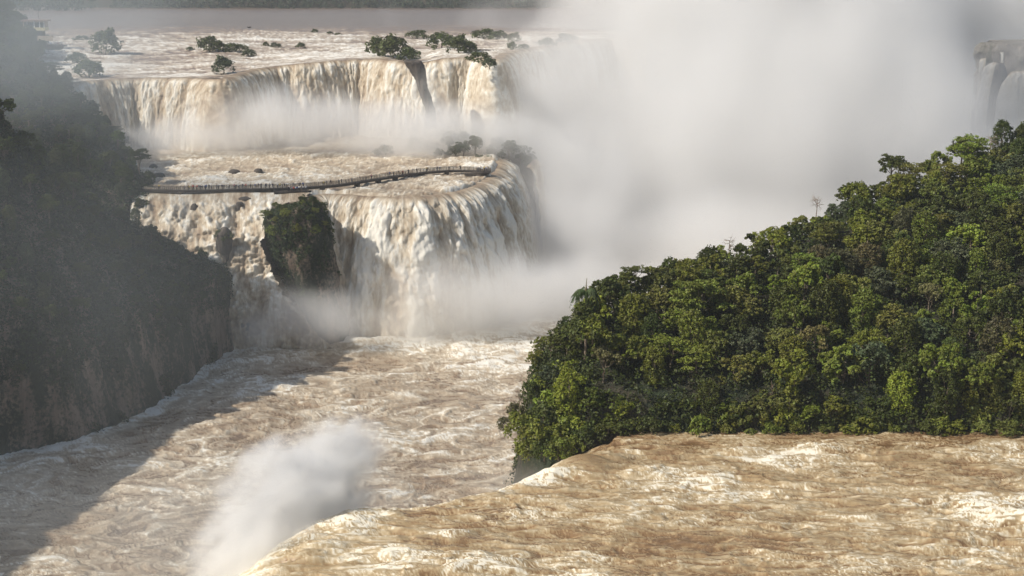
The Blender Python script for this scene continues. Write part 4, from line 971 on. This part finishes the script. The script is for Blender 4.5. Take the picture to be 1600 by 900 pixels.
pc_names = ['white', 'black', 'red', 'blue', 'yellow', 'grey', 'navy', 'pink']; pw = [.13, .24, .07, .12, .05, .15, .19, .05]
us = np.array([project(a)[0] for a in DK])
walkers = [249] + list(np.linspace(291, 330, 13)) + list(np.linspace(338, 378, 10)) + list(np.linspace(386, 432, 9)) + [438, 445, 452, 460, 470, 474, 505, 511, 517, 532, 534, 548, 563, 581, 608, 614, 622, 628, 638, 645, 650, 664, 668, 683, 686, 699, 720]
for u in walkers:
    u = u + rp.uniform(-2, 2); s = float(np.interp(u, us, ds)); q, nrm = at_s(s); off = rp.choice([-.5, .15, .55]) + rp.uniform(-.08, .08)
    face = math.atan2(nrm[1], nrm[0]) - math.pi / 2 + (0 if off > 0 else math.pi) + rp.uniform(-.5, .5)
    place = 'on the left stretch of the walkway' if u < 335 else ('on the walkway just left of the lower platform' if u < 432 else ('on the walkway behind the lower platform' if u < 480 else ('on the walkway right of the lower platform' if u < 590 else 'on the curving right stretch of the walkway')))
    person((q[0] + nrm[0] * off, q[1] + nrm[1] * off, q[2] + .005), face, rp.choice(pc_names, p=pw), rp.randint(4), place)
spots = []
while len(spots) < 19:
    a, b = rp.uniform(-.1, .46) * Lp, rp.uniform(-1.6, 1.5)
    if all((a - c) ** 2 + (b - d) ** 2 > .5 ** 2 for c, d in spots): spots.append((a, b))
for a, b in spots: person(tuple(local(pc, a, b, .005)), math.pi + rp.uniform(-.8, .8), rp.choice(['white', 'black', 'blue', 'grey', 'navy', 'red'], p=[.34, .2, .12, .14, .14, .06]), rp.randint(4), 'on the crowded lower viewing platform')
for k in range(9):
    a = k * .7; r_ = 1.1 + .9 * (k % 2); person((ec[0] + r_ * math.cos(a), ec[1] + r_ * math.sin(a), ec[2] + .015), a - math.pi / 2, ['white', 'black', 'yellow', 'navy', 'white', 'grey', 'white', 'black', 'blue'][k], k % 4, 'on the round lookout at the walkway end')

# ------------------------------------------------------------------ lookout building on the left cliff
def hit(u, v):
    dx, dy, dz = ray(u, v); r = bv.ray_cast(Vector((0, 0, CAMZ)), Vector((float(dx), float(dy), float(dz))).normalized()); return r[0]
h0 = hit(60, 75) or Vector((-165, 500, 88)); dB = h0.y - 7.0
def bp(u, v, dd=0.0): return PD(u, v, dB + dd)
m1 = dB / F
M_cream = plain('cream_paint', (.62, .55, .33), .7, 1.5, .15); M_beige = plain('beige_board', (.46, .38, .29), .7, 1., .15); M_white = plain('white_paint', (.7, .7, .68), .6, 2., .1)
gm_, gn_, gb_ = newmat('window_glass'); gb_.inputs['Base Color'].default_value = (.05, .06, .07, 1); gb_.inputs['Roughness'].default_value = .12
M_roof = plain('roof_tin', (.30, .20, .17), .6, 1., .2)
bl = empty('lookout_building', tuple(bp(52, 70))); tag(bl, 'small cream lookout building with a band of windows among the trees', 'building')
def bbox(name, u0, u1, v0, v1, d0, d1, mat, par=bl):
    a = bp(u0, v1, d0); b = bp(u1, v0, d0); c = [(a[0] + b[0]) / 2, dB + (d0 + d1) / 2, (a[2] + b[2]) / 2]
    return under(par, add(name, mesh(name, *box(c, (abs(b[0] - a[0]), abs(d1 - d0), abs(b[2] - a[2]))), mat, smooth=False)))
bbox('parapet', 35, 70, 43, 48, 0, 6, M_cream)
bbox('wall', 36.5, 69, 33.2, 43, .3, 5.8, M_beige)
for k, (a, b) in enumerate([(37.5, 41.5), (43, 52), (54, 61), (62.5, 68)]): bbox('window', a, b, 35, 42.7, .22, .34, gm_)
for a in (42.2, 53.2, 61.7, 68.7): bbox('post', a - .5, a + .5, 33.2, 43, .1, .3, M_white)
bbox('roof', 32.5, 72, 31, 33.2, -.8, 6.6, M_roof)
bbox('base', 38, 66, 48, 92, 1.2, 5.5, M_conc)
te = empty('terrace', tuple(bp(78, 72))); tag(te, 'terrace with a beige panel front beside the lookout building', 'terrace')
bbox('panel', 58.5, 82.5, 56, 64, -.2, 0, M_beige, te); bbox('floor', 58, 100, 71.5, 73, -1.8, 3, M_conc, te); bbox('support', 62, 96, 73, 100, -.5, 2.5, M_conc, te)
bbox('railing', 58, 100, 70.2, 70.7, -1.75, -1.68, M_steel, te)
for k, u in enumerate((69, 72, 75, 80, 83, 87, 91, 96)):
    q = bp(u, 71.5, -1.2 + .3 * (k % 3)); person((q[0], dB - 1.2 + .3 * (k % 3), bp(u, 71.5)[2] + .01), math.pi + rp.uniform(-.5, .5), ['white', 'grey', 'white', 'blue', 'white', 'white', 'pink', 'white'][k], k % 4, 'on the terrace by the lookout building')
antenna = under(bl, add('antenna', mesh('antenna', *tube([bp(60, 32, 3), bp(60, 18, 3), bp(60, -2, 3)], [.09, .07, .04], 5), M_steel)))
for (colr, place), L in PEOPLE.items():
    L.sort(key=lambda o: project(o.location)[0])
    for k, o in enumerate(L):
        tag(o, f'person in {colr} top {place}' + ('' if len(L) == 1 else (', ' + (ORD[k].strip() if k else 'first') + ' from left')), 'person', 'visitors on the walkway and platforms')

# ------------------------------------------------------------------ bird
rs = np.random.RandomState(1); bpz = PD(389, 43, 300)
def wing(s):
    V = []; xs = np.array([0, .25, .5, .72]) * s; ch = [.3, .27, .22, .08]; zz = [0, .1, .17, .12]; yo = [0, .03, -.02, -.08]
    for x, c, z, y in zip(xs, ch, zz, yo): V += [[x, y + c / 2, z + .015], [x, y - c / 2, z], [x, y - c / 2, z - .02], [x, y + c / 2, z - .02]]
    f = [[i * 4 + j, i * 4 + (j + 1) % 4, i * 4 + 4 + (j + 1) % 4, i * 4 + 4 + j] for i in range(3) for j in range(4)] + [[12, 13, 14, 15]]
    return np.array(V), np.array(f)
body = tube([[0, .42, .0], [0, .36, .03], [0, .28, .03], [0, .12, .0], [0, -.15, 0], [0, -.3, .01], [0, -.5, .02]], [.01, .045, .04, .085, .08, .04, .07], 8)
bd = empty('bird', tuple(bpz), 1.1, 1.05); tag(bd, 'black soaring bird above the upper river', 'bird'); MB = plain('black_feathers', (.02, .018, .016))
o = add('body', mesh('bird_body', *body, MB), bd)
for s in (-1, 1): add('wing', mesh('bird_wing', *wing(s), MB), bd)


# ------------------------------------------------------------------ spray clouds (real volumes) and haze
def mist_mat(name, col, dens, aniso=0.0):
    m = bpy.data.materials.new(name); m.use_nodes = True; n = m.node_tree; n.nodes.clear()
    out = n.nodes.new('ShaderNodeOutputMaterial'); v = n.nodes.new('ShaderNodeVolumePrincipled')
    v.inputs['Color'].default_value = (*col, 1); v.inputs['Density'].default_value = dens; v.inputs['Anisotropy'].default_value = aniso
    n.links.new(v.outputs[0], out.inputs['Volume'])
    return m
def voxel_cloud(name, lo, hi, vox, fn, mat, label):
    lo = np.array(lo, float); res = np.ceil((np.array(hi, float) - lo) / vox).astype(int) + 1; hi = lo + (res - 1) * vox
    ax = [lo[i] + np.arange(res[i]) * vox for i in range(3)]
    X, Y, Z = np.meshgrid(*ax, indexing='ij')
    D = np.clip(fn(X, Y, Z), 0, None).astype(np.float32)
    for i in range(3):
        s = [slice(None)] * 3
        for e in (0, -1): s[i] = e; D[tuple(s)] = 0
    me = bpy.data.meshes.new(name); n = D.size; me.vertices.add(n)
    me.vertices.foreach_set('co', np.stack([X, Y, Z], -1).astype(np.float32).ravel())
    a = me.attributes.new('amount', 'FLOAT', 'POINT'); a.data.foreach_set('value', D.ravel())
    me.materials.append(mat); o = add(name, me)
    g = bpy.data.node_groups.new(name, 'GeometryNodeTree')
    g.interface.new_socket('Geometry', in_out='INPUT', socket_type='NodeSocketGeometry'); g.interface.new_socket('Geometry', in_out='OUTPUT', socket_type='NodeSocketGeometry')
    N, L = g.nodes, g.links
    gi, go = N.new('NodeGroupInput'), N.new('NodeGroupOutput')
    pos = N.new('GeometryNodeInputPosition')
    sub = N.new('ShaderNodeVectorMath'); sub.operation = 'SUBTRACT'; L.new(pos.outputs[0], sub.inputs[0]); sub.inputs[1].default_value = lo
    dv = N.new('ShaderNodeVectorMath'); dv.operation = 'DIVIDE'; L.new(sub.outputs[0], dv.inputs[0]); dv.inputs[1].default_value = (vox,) * 3
    sep = N.new('ShaderNodeSeparateXYZ'); L.new(dv.outputs[0], sep.inputs[0])
    def M(op, a, b):
        x = N.new('ShaderNodeMath'); x.operation = op
        for s, q in zip(x.inputs, (a, b)):
            if hasattr(q, 'is_output'): L.new(q, s)
            else: s.default_value = q
        return x.outputs[0]
    def idx(s, k):
        ii = N.new('FunctionNodeFloatToInt'); ii.rounding_mode = 'ROUND'; L.new(s, ii.inputs[0])
        im = N.new('FunctionNodeIntegerMath'); im.operation = 'MULTIPLY'; L.new(ii.outputs[0], im.inputs[0]); im.inputs[1].default_value = int(k); return im.outputs[0]
    def IA(a, b):
        im = N.new('FunctionNodeIntegerMath'); im.operation = 'ADD'; L.new(a, im.inputs[0]); L.new(b, im.inputs[1]); return im.outputs[0]
    k = IA(IA(idx(sep.outputs[0], res[1] * res[2]), idx(sep.outputs[1], res[2])), idx(sep.outputs[2], 1))
    na = N.new('GeometryNodeInputNamedAttribute'); na.data_type = 'FLOAT'; na.inputs[0].default_value = 'amount'
    si = N.new('GeometryNodeSampleIndex'); si.data_type = 'FLOAT'; si.domain = 'POINT'; si.clamp = True
    L.new(gi.outputs[0], si.inputs['Geometry']); L.new(na.outputs[0], si.inputs['Value']); L.new(k, si.inputs['Index'])
    vc = N.new('GeometryNodeVolumeCube'); L.new(si.outputs[0], vc.inputs['Density'])
    vc.inputs['Min'].default_value = lo; vc.inputs['Max'].default_value = hi
    for nm, r in zip(('Resolution X', 'Resolution Y', 'Resolution Z'), res): vc.inputs[nm].default_value = int(r)
    sm = N.new('GeometryNodeSetMaterial'); sm.inputs['Material'].default_value = mat; L.new(vc.outputs[0], sm.inputs[0]); L.new(sm.outputs[0], go.inputs[0])
    md = o.modifiers.new('voxels', 'NODES'); md.node_group = g
    return tag(o, label, kind='stuff')

def blob(X, Y, Z, c, r, amt, w=0.45, sc=30.0, seed=0.0, soft=(1.0, 0.25)):
    q = np.sqrt(((X - c[0]) / r[0]) ** 2 + ((Y - c[1]) / r[1]) ** 2 + ((Z - c[2]) / r[2]) ** 2)
    m = q < 1.0 + w
    d = np.zeros(X.shape, np.float32)
    if m.any():
        nz = fbm(X[m] / sc, Y[m] / sc, Z[m] / sc * 0.7 + seed, 5, .58)
        d[m] = sst(soft[0], soft[1], q[m] + w * nz * 1.5) * amt
    return d
def far_mist(X, Y, Z):
    D = np.zeros(X.shape, np.float32)
    def b(u, v, d, r, amt, **k):
        nonlocal D
        D = np.maximum(D, blob(X, Y, Z, PD(u, v, d), r, amt, **k))
    T = dict(soft=(1.1, -0.1))
    b(1190, 290, 610, (112, 95, 95), 0.11, seed=1, sc=50, w=.35, **T)            # the throat: the great column
    b(1150, -20, 680, (98, 90, 60), 0.10, seed=2, sc=50, w=.4, **T)
    b(1330, 60, 660, (56, 60, 66), 0.10, seed=2.5, sc=50, w=.3, **T)
    b(1370, 190, 640, (50, 60, 44), 0.10, seed=2.7, sc=50, w=.25, **T)
    b(1150, 430, 530, (84, 66, 38), 0.10, seed=3, sc=45, w=.3, **T)
    b(1430, 330, 590, (105, 85, 44), 0.10, seed=4, sc=50, w=.3, **T)
    b(910, 270, 655, (60, 60, 50), 0.06, seed=4.5, sc=30, w=.4, **T)
    b(1575, 130, 700, (48, 13, 34), 0.036, seed=5.7, sc=30, w=.5)
    b(915, 320, 540, (34, 34, 44), 0.055, seed=5.9, sc=25, w=.4)
    b(900, 372, 500, (28, 22, 24), 0.06, seed=5.95, sc=20, w=.4)
    b(872, 300, 548, (32, 34, 38), 0.034, seed=5.8, sc=25, w=.4)
    b(1400, 100, 900, (300, 60, 110), 0.06, seed=5, sc=60)
    b(930, 470, 470, (44, 34, 17), 0.08, seed=6, sc=18)
    b(830, 455, 452, (26, 22, 16), 0.09, seed=7, sc=16)              # foot of the middle fall
    b(760, 488, 438, (24, 14, 14), 0.11, seed=7.5, sc=14)
    b(690, 492, 430, (22, 11, 12), 0.11, seed=8, sc=12)
    b(620, 500, 427, (16, 9, 9), 0.07, seed=8.5, sc=10)
    b(560, 505, 423, (14, 8, 8), 0.06, seed=8.7, sc=9)
    b(860, 330, 520, (24, 30, 28), 0.03, seed=9, sc=18)
    b(560, 480, 434, (16, 10, 9), 0.03, seed=10, sc=10)              # foot of the cascade
    b(665, 150, 566, (12, 8, 13), 0.03, seed=10.4, sc=9)
    b(650, 515, 426, (28, 8, 8), 0.07, seed=10.5, sc=9)
    b(740, 445, 424, (36, 8, 13), 0.085, seed=10.1, sc=12)
    b(860, 75, 690, (40, 24, 14), 0.02, seed=10.2, sc=16)
    b(410, 515, 413, (10, 7, 8), 0.12, seed=10.6, sc=8)
    b(450, 470, 414, (9, 6, 7), 0.05, seed=10.8, sc=7)
    b(490, 492, 414, (16, 8, 11), 0.14, seed=11, sc=9)
    b(620, 420, 440, (22, 10, 12), 0.02, seed=11.5, sc=12)
    b(700, 215, 548, (62, 22, 17), 0.10, seed=12, sc=20)            # foot of the upper falls
    b(430, 190, 545, (46, 18, 15), 0.10, seed=13, sc=16)
    b(300, 215, 538, (34, 16, 9), 0.09, seed=14, sc=14)
    b(560, 200, 556, (40, 14, 15), 0.08, seed=14.5, sc=14)
    b(830, 170, 600, (40, 30, 20), 0.06, seed=14.7, sc=18)
    b(300, 190, 538, (5, 7, 9), 0.10, seed=15, sc=8)
    b(240, 235, 535, (18, 14, 6), 0.03, seed=16, sc=14)
    b(900, 160, 600, (45, 50, 40), 0.03, seed=17, sc=30)
    return D
V_far = mist_mat('spray_mist', (0.998, 0.996, 0.99), 1.0)
voxel_cloud('mist', (-150, 405, -3), (345, 930, 150), 4.0, far_mist, V_far, 'white spray rising out of the gorge')
def near_mist(X, Y, Z):
    wx = X + 2.2 * fbm(X / 7, Y / 7, Z / 9, 3); wz = Z + 2.5 * fbm(X / 7 + 40, Y / 7, Z / 9, 3)
    sl = wx * .8 + wz * .6; sp_ = -wx * .6 + wz * .8       # wisps drawn out along the rising slant
    nz = fbm(sl / 9.5, Y / 4.2, sp_ / 3.6, 6, .62)
    M_ = np.zeros(X.shape, np.float32)
    for (u, v, d, r) in [(555, 705, 199, (5, 4, 6)), (515, 730, 196, (7, 5, 7)), (470, 765, 190, (8, 5, 8)), (430, 745, 188, (5, 4, 5)), (420, 830, 183, (8, 6, 11)), (400, 920, 176, (9, 6, 11)), (480, 830, 185, (8, 5, 9)), (530, 770, 197, (5, 4, 6))]:
        c = PD(u, v, d); q = np.sqrt(((X - c[0]) / r[0]) ** 2 + ((Y - c[1]) / r[1]) ** 2 + ((Z - c[2]) / r[2]) ** 2); M_ = np.maximum(M_, 1.25 - q)
    D = 0.85 * np.clip(M_ * .95 + 1.35 * nz, 0, 1) ** 2.0 * sst(0.0, .25, M_)
    c = PD(590, 790, 204); q = np.sqrt(((X - c[0]) / 10) ** 2 + ((Y - c[1]) / 7) ** 2 + ((Z - c[2]) / 8) ** 2)
    D = D + .035 * sst(1.1, .1, q + .8 * nz)
    c = PD(790, 752, 212); q = np.sqrt(((X - c[0]) / 9) ** 2 + ((Y - c[1]) / 3) ** 2 + ((Z - c[2]) / 3.5) ** 2)
    return D + .05 * sst(1.1, .1, q + .8 * nz)
voxel_cloud('mist', (-62, 150, 0), (14, 225, 66), 0.9, near_mist, V_far, 'plume of white spray thrown up over the near lip')
def veil(X, Y, Z):
    D = np.zeros(X.shape, np.float32)
    for (u, v, d, r, amt, s) in [(60, 60, 440, (60, 44, 34), .012, 1), (60, 860, 260, (44, 40, 18), .008, 2), (300, 860, 240, (24, 30, 20), .010, 3), (150, 430, 300, (48, 62, 52), .0019, 4), (200, 230, 470, (22, 20, 14), .006, 5)]:
        D = np.maximum(D, blob(X, Y, Z, PD(u, v, d), r, amt, sc=22.0, seed=s, w=0.4, soft=(1.1, 0.0)))
    return D
voxel_cloud('mist', (-190, 205, 1), (0, 500, 140), 6.0, veil, mist_mat('drifting_spray', (.84, .92, .98), 1.0), 'thin veil of spray drifting in front of the dark cliff')
hz = bpy.data.meshes.new('haze')
M_haze = mist_mat('haze_air', (0.88, 0.94, 1.0), 0.00013, 0.2)
lo, hi = (-2500, -60, -7), (2500, 3200, 260)
v = [[(lo, hi)[i][0], (lo, hi)[j][1], (lo, hi)[k][2]] for i in (0, 1) for j in (0, 1) for k in (0, 1)]
fcs = np.array([[0, 1, 3, 2], [4, 6, 7, 5], [0, 4, 5, 1], [2, 3, 7, 6], [0, 2, 6, 4], [1, 5, 7, 3]])
tag(add('haze', mesh('haze', v, fcs, M_haze, smooth=False)), kind='stuff')
